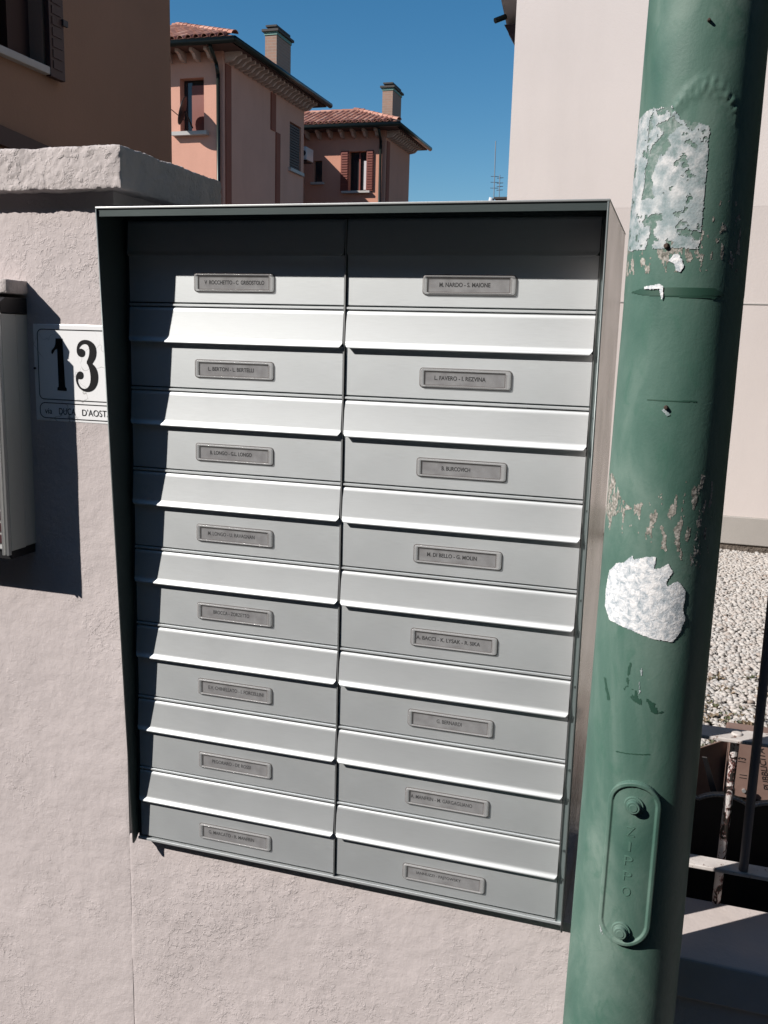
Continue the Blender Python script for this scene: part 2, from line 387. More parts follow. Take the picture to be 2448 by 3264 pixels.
def place_text(name, body, mat, parent, ox, y, oz, w, h, offset=0.0, spacing=1.0):
    """flat lettering facing -Y, lower-left at (ox, y, oz)"""
    me, co = text_mesh(body, w, h, 0, offset, spacing)
    new = np.stack([ox+co[:, 0], np.full(len(co), y), oz+co[:, 1]], 1)
    me.vertices.foreach_set('co', new.ravel()); me.update()
    return link(name, me, mat, parent)

def flat_poly(name, loops, y, mat, parent, th=0.0):
    V = []; F = []
    for loop in loops:
        n = len(V); V += [(x, y, z) for x, z in loop]
        F += [tuple(i+n for i in t) for t in tessellate_polygon([[Vector((x, z, 0)) for x, z in loop]])]
    me = bpy.data.meshes.new(name); me.from_pydata(V, [], F); me.update()
    return link(name, me, mat, parent)

def smooth_loop(pts, it=2):
    for _ in range(it):
        q = []
        for i in range(len(pts)):
            a = pts[i]; b = pts[(i+1) % len(pts)]
            q += [(0.75*a[0]+0.25*b[0], 0.75*a[1]+0.25*b[1]), (0.25*a[0]+0.75*b[0], 0.25*a[1]+0.75*b[1])]
        pts = q
    return pts

def rrect(x0, z0, x1, z1, r, n=5):
    out = []
    for cx, cz, a0 in ((x1-r, z1-r, 0), (x0+r, z1-r, 90), (x0+r, z0+r, 180), (x1-r, z0+r, 270)):
        for i in range(n+1):
            a = R(a0+90*i/n); out.append((cx+r*math.cos(a), cz+r*math.sin(a)))
    return out

def copies(name, me, parent, places, mat=None):
    """part copies sharing mesh data; places are (location, rotation_z or Euler) in world space"""
    off = Vector((0, 0, 0)); p = parent
    while p is not None: off += p.location; p = p.parent
    if mat is not None and not me.materials: me.materials.append(M[mat] if isinstance(mat, str) else mat)
    out = []
    for loc, rot in places:
        o = bpy.data.objects.new(name, me); COL.objects.link(o); o.parent = parent
        o.location = Vector(loc)-off; o.rotation_euler = rot if hasattr(rot, '__len__') else (0, 0, rot); out.append(o)
    return out

# ------------------------------------------------------------------ ground
tag(box('street', 'asphalt', None, -400, -400, -0.25, 400, -2.6, -0.13), kind='structure')
tag(box('pavement', 'pavement', None, -60, -2.6, -0.3, 60, 0.02, 0.0), kind='structure')
tag(box('garden_ground', 'soil', None, -400, 0.0205, -0.3, 400, 900, -0.012), kind='structure')

# ------------------------------------------------------------------ pillar, wall, coping
YW = 0.014
pil = thing('plaster_gate_pillar', 'thick pinkish grey plastered pillar left of the mailboxes, with rough coping', 'pillar', (-0.9, 0.13, 0))
rough_box('shaft', 'plaster', pil, (-1.30, YW, 0.0), (-0.3335, 0.25, 1.70), (0.005, 0.03, 0.005), 0.0006, 3.0, 6.0, 0.0012, 0.4)
rough_box('coping', 'plaster_rough', pil, (-1.34, -0.010, 1.6955), (-0.3065, 0.275, 1.7500), (0.0035, 0.0045, 0.0035), 0.0015, 11.0, 26.0, 0.003, 0.9)
rough_box('ledge', 'plaster_rough', pil, (-1.1, -0.030, 1.5600), (-0.4745, YW+0.006, 1.5800), (0.004, 0.004, 0.003), 0.0015, 5.0, 22.0, 0.003, 0.5)

inf = thing('plaster_wall', 'rough plastered wall under the mailboxes, beside the green pole', 'wall', (0.0, 0.13, 0))
rough_box('wall', 'plaster_infill', inf, (-0.3365, YW+0.0002, 0.0), (0.3330, 0.249, 0.7715), (0.0045, 0.03, 0.0045), 0.0007, 21.0, 9.0, 0.003, 0.5)

lw = thing('boundary_wall', 'low wall with smooth concrete top under the railing', 'wall', (1.5, 0.08, 0))
box('wall', 'plaster', lw, 0.334, 0.02, 0.0, 8.0, 0.145, 0.7)
box('coping', 'coping', lw, 0.335, 0.012, 0.7002, 8.0, 0.1535, 0.757, bevel=0.003)

# ------------------------------------------------------------------ mailbox bank
Z0 = 1.66; P = 0.11
bank = thing('mailbox_bank', 'aluminium bank of sixteen mailboxes in two columns under a sloping hood frame', 'mailboxes', (0.0, 0.13, 0.774))
box('casing', 'alu_shaded', bank, -0.3084, 0.0045, 0.7775, 0.3124, 0.2560, 1.6610)
# side sheets: deep at the top, tapering down, with a curved foot
foot = [(-0.0122, 0.7745), (-0.0060, 0.7775), (-0.0010, 0.7830), (0.0050, 0.7868), (0.0130, 0.7875)]
prof = [(-0.0606, 1.6632)]+foot+[(0.2566, 0.7875), (0.2566, 1.6632)]
profR = [(-0.0606, 1.6632), (-0.0092, 0.7715), (-0.0040, 0.7745), (0.0010, 0.7800), (0.0060, 0.7840), (0.0130, 0.7850), (0.2566, 0.7850), (0.2566, 1.6632)]
MB().extr(prof, 0, -0.3112, -0.3088).build('side_panel', 'alu_shaded', bank)
MB().extr(profR, 0, 0.3127, 0.3152).build('side_panel', 'alu_side', bank)
# bright folded edges on hood fronts
def edge_strip(x, pr):
    a, b = pr[0], pr[1]
    return MB().cyl((x, a[0]-0.0006, a[1]), (x, b[0]-0.0006, b[1]+0.001), 0.0011, 8)
edge_strip(-0.3100, prof).build('edge_trim', 'hood_edge', bank, smooth=True)
edge_strip(0.3140, profR).build('edge_trim', 'hood_edge', bank, smooth=True)
box('top_panel', 'alu_edge', bank, -0.3116, -0.0612, 1.6634, 0.3156, 0.2570, 1.6660, bevel=0.0006)
box('hood_lip', 'alu_shaded', bank, -0.3086, -0.0596, 1.6545, 0.3125, -0.0584, 1.6632)
box('inner_fascia', 'alu_shaded', bank, -0.3086, -0.004, 1.6566, 0.3125, 0.0042, 1.6630)
# flanges
box('side_flange', 'alu_shaded', bank, -0.3086, 0.0012, 0.7800, -0.3046, 0.0043, 1.6563)
box('side_flange', 'flange', bank, 0.3050, 0.0008, 0.7780, 0.3125, 0.0043, 1.6563)
box('side_trim', 'alu_edge', bank, 0.3042, -0.0012, 0.7790, 0.3049, 0.0040, 1.6563)
box('bottom_trim', 'alu', bank, -0.3085, -0.0022, 0.7762, 0.3124, 0.0044, 0.7800, bevel=0.0005)
MB().box(-0.0008, -0.0026, 0.7805, 0.0009, 0.0043, 1.6560).build('centre_divider', 'alu_edge', bank)
pin = MB().cyl((0, 0.002, 0), (0, -0.0016, 0), 0.0016, 10).mesh('hinge_pin')
copies('hinge_pin', pin, bank, [((0.3095, 0.0005, Z0-P*i-dz), 0) for i in range(8) for dz in (0.010, 0.050)], 'alu_shaded')

COLS = ((-0.3034, -0.0017), (0.0022, 0.3034))
WX = ((-0.2070, -0.0953), (0.0988, 0.2106))
NAMES = [[('V  ROCCHETTO - C  GRISOSTOLO', -0.1925, -0.1085), ('L. BERTON - L. BERTELLI', -0.188, -0.123), ('B. LONGO - G.L. LONGO', -0.1861, -0.1255), ('M. LONGO - U. RAVAGNAN', -0.1901, -0.1213), ('BROCCA - ZORZETTO', -0.1828, -0.129), ('E.V. CHINELLATO - I. FORCELLINI', -0.1913, -0.1076), ('PEGORARO - DE ROSSI', -0.1864, -0.1269), ('G. MARCATO - R. MANFRIN', -0.1925, -0.1213)],
         [('M. NARDO - S. MAIONE', 0.1189, 0.1805), ('L. FAVERO - I. REZVINA', 0.1171, 0.1802), ('B. BURCOVICH', 0.1304, 0.1663), ('M. DI BELLO - G. MOLIN', 0.1159, 0.1796), ('A. BACCI - K. LYSAK - R. SIKA', 0.1058, 0.189), ('G. BERNARDI', 0.1371, 0.1701), ('A. MANFRIN - M. GARGAGLIANO', 0.1059, 0.1889), ('IANNUZZI - PAJTOWSKY', 0.1175, 0.1784)]]

def flap_mesh(x0, x1):
    pr = [(0.0036, -0.0030), (0.0020, -0.0031), (0.0004, -0.0037), (-0.0006, -0.0052), (-0.0009, -0.0085),
          (-0.0034, -0.0402), (-0.0037, -0.0420), (-0.0044, -0.0436), (-0.0056, -0.0452), (-0.0063, -0.0463), (-0.0068, -0.0471), (-0.0069, -0.0479), (-0.0067, -0.0487),
          (-0.0058, -0.0488), (-0.0030, -0.0474), (0.0030, -0.0468)]
    rings = []
    for y, z in pr:
        c = 0.0
        if z < -0.0440: c = min(0.0035, (-0.0440-z)*0.8)
        rings.append([(x0+c, y, z), (x1-c, y, z)])
    mb = MB(); n = len(pr)
    v = [p for r in rings for p in r]
    f = [(2*i, 2*i+1, 2*i+3, 2*i+2) for i in range(n-1)]
    f += [tuple(2*i for i in range(n)), tuple(2*i+1 for i in range(n))[::-1]]
    return mb.add(v, f).mesh('letter_flap')
def door_mesh(x0, x1):
    return MB().box(x0, 0.0, 0.0036, x1, 0.0040, 0.0632).mesh('door')
def ridge_mesh(x0, x1):
    return MB().extr([(0.0042, -0.0016), (0.0002, -0.0016), (-0.0012, -0.0008), (-0.0012, 0.0012), (0.0, 0.0018), (0.0042, 0.0018)], 0, x0, x1).mesh('door_rail')
def holder_mesh(x0, x1):
    z0, z1 = 0.0180, 0.0405
    y = [0.0003, -0.0026, -0.0032, -0.0032, -0.0022, -0.0004]
    outs = [rrect(x0, z0, x1, z1, 0.0035), rrect(x0+0.0004, z0+0.0004, x1-0.0004, z1-0.0004, 0.0033), rrect(x0+0.0012, z0+0.0012, x1-0.0012, z1-0.0012, 0.0026),
            rrect(x0+0.0042, z0+0.0016, x1-0.0052, z1-0.0022, 0.0010), rrect(x0+0.0052, z0+0.0024, x1-0.0066, z1-0.0030, 0.0008), rrect(x0+0.0056, z0+0.0028, x1-0.0070, z1-0.0034, 0.0006)]
    rings = [[(px, yy, pz) for px, pz in o] for o, yy in zip(outs, y)]
    return MB().rings(rings).mesh('name_holder')
def shade_smooth(o, ang=35):
    me = o.data; me.polygons.foreach_set('use_smooth', [True]*len(me.polygons))
    try: me.set_sharp_from_angle(angle=R(ang))
    except Exception: pass

for c in (0, 1):
    x0, x1 = COLS[c]; fm = flap_mesh(x0, x1); dm = door_mesh(x0, x1); rm = ridge_mesh(x0, x1); hm = holder_mesh(*WX[c])
    ix0, ix1 = WX[c][0]+0.0054, WX[c][1]-0.0068
    cm = MB().box(ix0, -0.0008, 0.0206, ix1, 0.0002, 0.0373).mesh('name_card')
    im = flat = MB()
    pm = MB().add([(ix0+0.0008, -0.0019, 0.0214), (ix1-0.0008, -0.0019, 0.0214), (ix1-0.0008, -0.0019, 0.0366), (ix0+0.0008, -0.0019, 0.0366)], [(0, 1, 2, 3)]).mesh('name_window')
    for me, mt in ((fm, 'alu_flap'), (dm, 'alu'), (rm, 'alu'), (hm, 'clear_frame'), (cm, 'card'), (pm, 'clear_window')): me.materials.append(M[mt])
    for me in (fm, hm):
        me.polygons.foreach_set('use_smooth', [True]*len(me.polygons))
    try: fm.set_sharp_from_angle(angle=R(50)); hm.set_sharp_from_angle(angle=R(60))
    except Exception: pass
    for i in range(8):
        top = Z0-P*i; seam = top-P
        fo = copies('letter_flap', fm, bank, [((0, 0, top+0.0005*math.sin(i*7+c)), (R(0.12*math.sin(i*3.3+c*5)), 0, 0))])[0]
        if i < 7: copies('door_rail', rm, bank, [((0, 0, seam), 0)])
        do = copies('door', dm, bank, [((0, 0.0003*math.sin(i*5.1+c*2.0)-0.0001, seam), 0)])[0]
        b = do.modifiers.new('bevel', 'BEVEL'); b.width = 0.0005; b.segments = 2
        w0 = (0, 0, seam)
        ho = copies('name_holder', hm, do, [((0, -0.0002, seam), 0)])[0]
        co_ = copies('name_card', cm, do, [((0, 0, seam), 0)])[0]
        nm, a, bx = NAMES[c][i]
        place_text('lettering', nm, 'ink_fade', do, a, -0.0010, seam+0.0268, bx-a, 0.0052, 0.022 if i < 3 or (c and i < 5) else 0.008)
        # dirt lines at bottom, dark lines at top of the card, irregular
        g = MB(); rnd = random.Random(i*2+c)
        for zz, pr_ in ((0.0222, 0.85), (0.0356, 0.7)):
            x = ix0+0.0006
            while x < ix1-0.003:
                L_ = rnd.uniform(0.003, 0.016)
                if rnd.random() < pr_: g.box(x, -0.0012, zz-rnd.uniform(0.0003, 0.0008), min(x+L_, ix1-0.001), -0.0009, zz+rnd.uniform(0.0003, 0.0008))
                x += L_+rnd.uniform(0.0005, 0.002)
        o1 = rrect(WX[c][0]-0.0006, 0.0174, WX[c][1]+0.0006, 0.0411, 0.0040); o2 = rrect(WX[c][0]+0.0002, 0.0182, WX[c][1]-0.0002, 0.0403, 0.0034)
        i1 = rrect(ix0-0.0003, 0.0203, ix1+0.0003, 0.0376, 0.0008); i2 = rrect(ix0+0.0006, 0.0210, ix1-0.0006, 0.0367, 0.0006)
        g.rings([[(x, -0.0012, seam+z) for x, z in i1], [(x, -0.0012, seam+z) for x, z in i2]])
        g.rings([[(x, -0.0008, seam+z) for x, z in o1], [(x, -0.0008, seam+z) for x, z in o2]])  # dark outlines at the holder's gap and the window edge
        tag(g.build('grime_and_outline', 'grime_outline', do), kind='stuff')
        copies('name_window', pm, do, [((0, 0, seam), 0)])

# ------------------------------------------------------------------ house number plate
sg = thing('house_number_plate', 'white plate with black number 13 and street name, left of the mailboxes', 'house number', (-0.39, 0.012, 1.39))
box('plate', 'enamel', sg, -0.4650, 0.0110, 1.3865, -0.3115, 0.0165, 1.5218, bevel=0.0012)
YS = 0.0105
one = [(-0.4275, 1.5023), (-0.4165, 1.5023), (-0.4148, 1.4368), (-0.4135, 1.4345), (-0.4123, 1.4335), (-0.4123, 1.4300), (-0.4276, 1.4303), (-0.4272, 1.4342), (-0.4254, 1.4356), (-0.4256, 1.4879), (-0.4290, 1.4866), (-0.4338, 1.4801), (-0.4356, 1.4823), (-0.4345, 1.4859), (-0.4301, 1.4901), (-0.4281, 1.4948)]
three = [(-0.394, 1.483), (-0.3941, 1.49), (-0.3914, 1.4964), (-0.3865, 1.5003), (-0.3797, 1.5017), (-0.3716, 1.5004), (-0.3651, 1.4954), (-0.3624, 1.4875), (-0.3637, 1.4782), (-0.3679, 1.4717), (-0.3703, 1.4694), (-0.3661, 1.4666), (-0.362, 1.4598), (-0.3608, 1.4518), (-0.3622, 1.4424), (-0.3672, 1.4346), (-0.3741, 1.4308), (-0.3816, 1.4302), (-0.3891, 1.4325), (-0.395, 1.4387), (-0.3974, 1.4468), (-0.3958, 1.4539), (-0.3915, 1.4582), (-0.3861, 1.4578), (-0.3842, 1.4532), (-0.3857, 1.4485), (-0.3906, 1.4471), (-0.3937, 1.4482), (-0.3939, 1.4429), (-0.3903, 1.4366), (-0.3842, 1.4339), (-0.3787, 1.4353), (-0.3744, 1.4408), (-0.3728, 1.449), (-0.3738, 1.4594), (-0.3762, 1.4663), (-0.3795, 1.4705), (-0.3751, 1.4779), (-0.3735, 1.486), (-0.3746, 1.4928), (-0.3785, 1.4959), (-0.384, 1.4958), (-0.3888, 1.4924), (-0.3911, 1.4878), (-0.3876, 1.4896), (-0.3822, 1.488), (-0.3804, 1.4835), (-0.3826, 1.4788), (-0.3874, 1.4778), (-0.3914, 1.4791)]
flat_poly('digit', [one], YS, 'ink', sg); flat_poly('digit', [smooth_loop(three, 1)], YS, 'ink', sg)
def frame_line(name, x0, z0, x1, z1, r, wd):
    a = rrect(x0, z0, x1, z1, r, 8); b = rrect(x0+wd, z0+wd, x1-wd, z1-wd, max(r-wd, 0.0005), 8)
    MB().rings([[(x, YS, z) for x, z in a], [(x, YS, z) for x, z in b]]).build(name, 'ink', sg)
frame_line('frame_line', -0.4580, 1.4168, -0.3190, 1.5148, 0.008, 0.0011)
frame_line('frame_line', -0.4580, 1.3905, -0.3190, 1.4128, 0.009, 0.0011)
place_text('lettering', 'via', 'ink', sg, -0.4497, YS, 1.3968, 0.0120, 0.0078, 0.0)
place_text('lettering', 'DUCA', 'ink', sg, -0.4262, YS, 1.3966, 0.0268, 0.0092, 0.0)
place_text('lettering', "D'AOSTA", 'ink', sg, -0.3885, YS, 1.3966, 0.0470, 0.0092, -0.004)
MB().cyl((-0.4617, 0.009, 1.4600), (-0.4617, 0.0070, 1.4600), 0.0016, 10).build('screw', 'rust', sg)

sg.location.x -= 0.0035; sg.location.y += 0.0026   # nearly flush with the render

# ------------------------------------------------------------------ intercom
ic = thing('intercom_panel', 'grey aluminium doorbell panel at the left edge, casting a shadow on the pillar', 'intercom', (-0.6, 0.0, 1.2))
box('back_box', 'alu_white', ic, -0.86, -0.0085, 1.2060, -0.4780, YW+0.004, 1.5335, bevel=0.001)
box('front_box', 'alu_white', ic, -0.86, -0.0400, 1.2050, -0.4772, -0.0093, 1.5335, bevel=0.001)
MB().extr([(-0.0402, 1.5345), (-0.0420, 1.5480), (-0.0300, 1.5555), (YW, 1.5560), (YW, 1.5345)], 0, -0.87, -0.4765).build('rain_hood', 'dark_metal', ic, bevel=0.001)
box('base_block', 'dark_metal', ic, -0.85, -0.0380, 1.1930, -0.4800, YW+0.002, 1.2048)
MB().extr([(-0.4772, -0.0406), (-0.4772, -0.0465), (-0.4800, -0.0472), (-0.4812, -0.0445), (-0.4838, -0.0440), (-0.4846, -0.0470), (-0.4872, -0.0475), (-0.4878, -0.0406)], 2, 1.2000, 1.5332).build('front_trim', 'alu_bright', ic)
box('face_plate', 'alu_white', ic, -0.855, -0.0425, 1.2080, -0.4882, -0.0402, 1.5330)
for r_ in range(13):
    z = 1.2165+r_*0.0165
    if z > 1.42: break
    for q, xx in enumerate((-0.4895, -0.5300, -0.5705)):
        box('button', 'button', ic, xx-0.0115, -0.0448, z, xx, -0.0427, z+0.0125, bevel=0.0006)
        box('name_strip', 'slot_label', ic, xx-0.0380, -0.0436, z+0.001, xx-0.0125, -0.0427, z+0.0115)
box('speaker_grille', 'dark_metal', ic, -0.57, -0.0436, 1.445, -0.4895, -0.0427, 1.515)

# ------------------------------------------------------------------ green lamp pole
PX0, PSX, PR0, PR1, PY0, PSY = 0.39474, 0.00569, 0.060871, -0.005414, -0.078, -0.000528
PK = 0.973
def pole_pt(th, z, h=0.0):
    z = 1.5146+(z-1.5146)*PK
    r = PR0+PR1*(z-1.2)+h
    return (PX0+PSX*(z-1.2)+r*math.sin(th), PY0+PSY*(z-1.2)-r*math.cos(th), z)
pole = thing('lamp_post', 'weathered green steel lamp post standing right of the mailboxes', 'lamp post', (PX0, PY0, 0))
def pole_height(th, z):
    h = 0.0
    # blistered old paint near the top
    d = abs(z-(1.762-0.022*(th-0.08)**2*4))
    if d < 0.014 and -0.45 < th < 0.6:
        m_ = (1-d/0.014)
        h += m_*0.0016*noise.noise(Vector((th*14, z*260, 3)))+m_*0.0012
    # overlapping sleeve edge at about 1.565
    h += 0.0002 if z > 1.566-0.0016*math.cos(th+0.2) else 0.0
    h += 0.0003*noise.noise(Vector((th*2.0, z*12, 1)))
    return h
zs = [-0.06, 0.3, 0.6]+list(np.arange(0.66, 1.95, 0.0025))+list(np.arange(1.96, 6.0, 0.25))
NT = 220
rings = [[pole_pt(2*math.pi*i/NT-math.pi, z, pole_height(2*math.pi*i/NT-math.pi, z) if 0.6 < z < 1.96 else 0) for i in range(NT)] for z in zs]
MB().rings(rings, cap1=True).build('shaft', 'pole', pole, smooth=True)

def inside(p, poly):
    x, y = p; c = False; n = len(poly)
    for i in range(n):
        x1, y1 = poly[i]; x2, y2 = poly[i-1]
        if (y1 > y) != (y2 > y) and x < (x2-x1)*(y-y1)/(y2-y1)+x1: c = not c
    return c
def patch(name, mat, poly, keep=None, h=0.0006, step=0.0009, rag=0.0015, holes=(), label=None, seed=0.0):
    th = [p[0] for p in poly]; z = [p[1] for p in poly]
    dt = step/0.062
    nt_ = int((max(th)-min(th)+0.1)/dt)+1; nz = int((max(z)-min(z)+0.006)/step)+1
    t0 = min(th)-0.05; z0 = min(z)-0.003
    idx = {}; V = []; F = []
    def vid(i, j):
        if (i, j) not in idx:
            idx[(i, j)] = len(V); t = t0+i*dt; zz = z0+j*step
            V.append(pole_pt(t, zz, h+pole_height(t, zz)+(0 if mat == 'dark_green' else 0.0002)*noise.noise(Vector((t*40, zz*500, seed)))))
        return idx[(i, j)]
    for i in range(nt_):
        for j in range(nz):
            t = t0+(i+.5)*dt; zz = z0+(j+.5)*step
            nx = noise.noise(Vector((t*9, zz*140, 5+seed))); ny = noise.noise(Vector((t*9, zz*140, 9+seed)))
            nx += 0.6*noise.noise(Vector((t*30, zz*480, 5+seed))); ny += 0.6*noise.noise(Vector((t*30, zz*480, 9+seed)))
            q = (t+nx*rag/0.062, zz+ny*rag)
            if not inside(q, poly): continue
            if any(inside(q, hh) for hh in holes): continue
            if keep is not None and not keep(t, zz): continue
            F.append((vid(i, j), vid(i+1, j), vid(i+1, j+1), vid(i, j+1)))
    me = bpy.data.meshes.new(name); me.from_pydata(V, [], F); me.update()
    o = link(name, me, mat, pole, True)
    if label: o['label'] = label
    return o
def nz3(t, z, a, b, s): return noise.fractal(Vector((t*a, z*b, s)), 0.9, 2.1, 4)

posterA = [(-1.36, 1.7423), (-0.93, 1.7467), (-0.4459, 1.7455), (-0.2854, 1.7319), (0.1608, 1.7249), (0.1675, 1.7145), (0.1812, 1.649), (0.1752, 1.6101), (-0.4091, 1.6111), (-1.3023, 1.6114), (-1.42, 1.6459), (-1.45, 1.6981)]
hole = [(-0.2443, 1.7269), (-0.4226, 1.7204), (-0.5376, 1.7115), (-0.631, 1.6966), (-0.7294, 1.6796), (-0.6499, 1.6612), (-0.9453, 1.6591), (-0.8913, 1.6729), (-0.9019, 1.689), (-0.7711, 1.7116), (-0.5546, 1.7214), (-0.7405, 1.7309), (-0.4235, 1.7340)]
patch('glue_residue', 'glue', posterA, lambda t, z: nz3(t, z, 4, 60, 2) > -0.62+(0.25 if z < 1.63 else 0), rag=0.0022, h=0.0001, holes=(), label='grey green glue film left round the poster')
patch('poster_residue', 'paper', posterA, lambda t, z: nz3(t, z, 4, 60, 2)+0.2*nz3(t, z, 16, 240, 8) > (-0.45 if z < 1.70 or t < -0.9 else -0.15) - (0.0 if z > 1.645 else -0.22), rag=0.0016, holes=(hole,), label='large torn grey and white poster remnant')
patch('paint_flake', 'primer', [(-1.45, 1.612), (0.95, 1.632), (1.0, 1.590), (-1.35, 1.586)], lambda t, z: nz3(t, z, 7, 60, 31) > 0.16+(0.16 if 0.2 < t else 0.0)+(0.12 if z > 1.603 else 0), h=0.0002, rag=0.001, label='band of pale flaking paint specks')
patch('paint_flake', 'primer', [(0.17, 1.66), (0.95, 1.655), (0.98, 1.61), (0.18, 1.61)], lambda t, z: nz3(t, z, 8, 60, 41) > 0.36, h=0.0002, rag=0.001)
patch('paint_edge', 'dark_green', [(-1.0313, 1.5689), (-0.7041, 1.5724), (-0.1768, 1.5725), (0.50, 1.5725), (0.70, 1.5668), (0.50, 1.5622), (-0.1643, 1.5634), (-0.6915, 1.5655)], h=0.0005, rag=0.0003, label='dark green sliver of older paint')
patch('paper_scrap', 'sticker', [(-0.2845, 1.5988), (-0.2087, 1.6048), (-0.1432, 1.6053), (-0.0694, 1.5997), (-0.0266, 1.5927), (-0.0844, 1.5877), (-0.1531, 1.5897), (-0.1786, 1.5957)], h=0.0012, rag=0.0006, step=0.0006)
patch('paper_scrap', 'sticker', [(-0.6623, 1.5735), (-0.3896, 1.5760), (-0.3307, 1.5740), (-0.3100, 1.5634), (-0.3350, 1.5600), (-0.390, 1.5712), (-0.6577, 1.5712)], h=0.0020, rag=0.0004, step=0.0006)
patch('paint_flake', 'primer', [(-1.35, 1.3720), (-1.1693, 1.3776), (-0.9681, 1.3671), (-0.8082, 1.3517), (-0.5502, 1.3449), (-0.7276, 1.3408), (-0.9672, 1.3325), (-1.1075, 1.3251), (-1.45, 1.3340)], lambda t, z: nz3(t, z, 16, 45, 51) > -0.16, h=0.0002, rag=0.002, label='bare patch with vertical scrape marks')
patch('paint_flake', 'primer', [(-1.35, 1.342), (-0.2944, 1.3521), (0.5217, 1.3883), (0.90, 1.375), (0.90, 1.28), (0.1704, 1.3003), (-0.2482, 1.3150), (-1.2258, 1.3152)], lambda t, z: nz3(t, z, 9, 45, 61) > 0.20+(0.0 if t > -0.3 else 0.12)+abs(z-1.337)*2.5, h=0.0002, rag=0.002)
patch('torn_sticker', 'sticker', [(-0.9549, 1.2717), (-0.7612, 1.2822), (-0.6285, 1.285), (-0.4552, 1.2946), (-0.417, 1.2904), (-0.2152, 1.2961), (-0.0463, 1.2965), (-0.0715, 1.2843), (0.025, 1.285), (0.1554, 1.2911), (0.2382, 1.2822), (0.1417, 1.2708), (0.162, 1.2663), (0.339, 1.2723), (0.4921, 1.2611), (0.4798, 1.249), (0.4633, 1.2397), (0.5272, 1.2293), (0.4142, 1.2116), (0.3339, 1.2053), (0.0185, 1.2074), (-0.3361, 1.2131), (-0.8332, 1.2176), (-0.9948, 1.2303), (-1.0155, 1.2495)], rag=0.0009, h=0.0008, step=0.0008, label='round torn white sticker')
patch('scratch', 'dark_green', [(-0.44, 1.4604), (0.3734, 1.4610), (0.3734, 1.4596), (-0.44, 1.4594)], h=0.0003, rag=0.0003, step=0.0006)
patch('scratch', 'dark_green', [(-0.4509, 1.0722), (0.1345, 1.0770), (0.1345, 1.0760), (-0.4509, 1.0710)], h=0.0003, rag=0.0003, step=0.0006)
patch('scratch', 'dark_green', [(-0.35, 1.151), (0.25, 1.132), (0.30, 1.126), (0.15, 1.124), (-0.30, 1.138), (-0.42, 1.146)], lambda t, z: nz3(t, z, 9, 80, 77) > -0.05, h=0.0003, rag=0.0012)
patch('scratch', 'dark_green', [(-0.86, 1.150), (-0.80, 1.150), (-0.66, 1.128), (-0.72, 1.126)], h=0.0003, rag=0.0010, step=0.0007)
patch('scratch', 'dark_green', [(-0.35, 1.177), (-0.31, 1.177), (-0.33, 1.152), (-0.37, 1.152)], lambda t, z: nz3(t, z, 9, 80, 79) > 0.0, h=0.0003, rag=0.0010, step=0.0007)
patch('paint_fleck', 'paper', [(-0.178, 1.4504), (-0.0991, 1.4533), (-0.0337, 1.4457), (-0.0861, 1.4441)], h=0.0008, rag=0.0006, step=0.0005)
patch('paint_fleck', 'paper', [(-0.16, 1.173), (-0.12, 1.173), (-0.10, 1.142), (-0.14, 1.142)], lambda t, z: nz3(t, z, 14, 90, 90) > 0.05, h=0.0005, rag=0.0008, step=0.0006)
patch('paint_fleck', 'paper', [(-0.5, 0.862), (-0.46, 0.862), (-0.38, 0.848), (-0.42, 0.846)], lambda t, z: nz3(t, z, 14, 90, 92) > 0.0, h=0.0005, rag=0.0008, step=0.0006)
for t, z, r_ in ((-0.3338, 1.613, 0.0030), (-0.1128, 1.4532, 0.0024), (0.0136, 1.8193, 0.0018)):
    MB().cyl(pole_pt(t, z, 0.0), pole_pt(t, z, 0.0042), r_, 10, r_*0.7).build('nail', 'rust', pole, bevel=0.0004)

# access cover: raised stadium plate with rim, two bolts and raised letters
CT, CZ0, CZ1 = -0.045, 0.8440, 1.0440
RAD = 0.0645; HWID = 0.0285
def sdf(t, z):
    x = (t-CT)*RAD; zc0 = CZ0+HWID; zc1 = CZ1-HWID
    zz = min(max(z, zc0), zc1); return math.hypot(x, z-zz)-HWID
def cov_h(s):
    if s > 0.0: return -0.001
    e = min(1.0, -s/0.0014)
    h = 0.0055*math.sin(e*math.pi/2)
    if s < -0.0052: h -= 0.0024*min(1.0, (-s-0.0052)/0.0010)
    return h
V = []; F = []; idx = {}
st = 0.00075; dt = st/RAD; nt_ = int(2.3*HWID/st); nzz = int((CZ1-CZ0+0.004)/st)
def cvid(i, j):
    if (i, j) not in idx:
        t = CT+(i-nt_/2)*dt; z = CZ0-0.002+j*st
        idx[(i, j)] = len(V); V.append(pole_pt(t, z, cov_h(sdf(t, z))))
    return idx[(i, j)]
for i in range(nt_):
    for j in range(nzz):
        t = CT+(i+.5-nt_/2)*dt; z = CZ0-0.002+(j+.5)*st
        if sdf(t, z) < 0.0006: F.append((cvid(i, j), cvid(i+1, j), cvid(i+1, j+1), cvid(i, j+1)))
me = bpy.data.meshes.new('access_cover'); me.from_pydata(V, [], F); me.update()
cover = link('access_cover', me, 'pole', pole, True)
for t, z in ((-0.0511, 1.0161), (-0.0800, 0.8625)):
    a = Vector(pole_pt(t, z, 0)); b = Vector(pole_pt(t, z, 1)); d = (b-a).normalized()
    mb = MB(); mb.cyl(a+d*0.002, a+d*0.0050, 0.0105, 28, 0.0100); mb.cyl(a+d*0.0050, a+d*0.0062, 0.0082, 28, 0.0078)
    mb.cyl(a+d*0.0062, a+d*0.0105, 0.0072, 28, 0.0066); mb.cyl(a+d*0.0105, a+d*0.0112, 0.0046, 20, 0.0042)
    mb.build('bolt', 'pole', cover, bevel=0.0004)
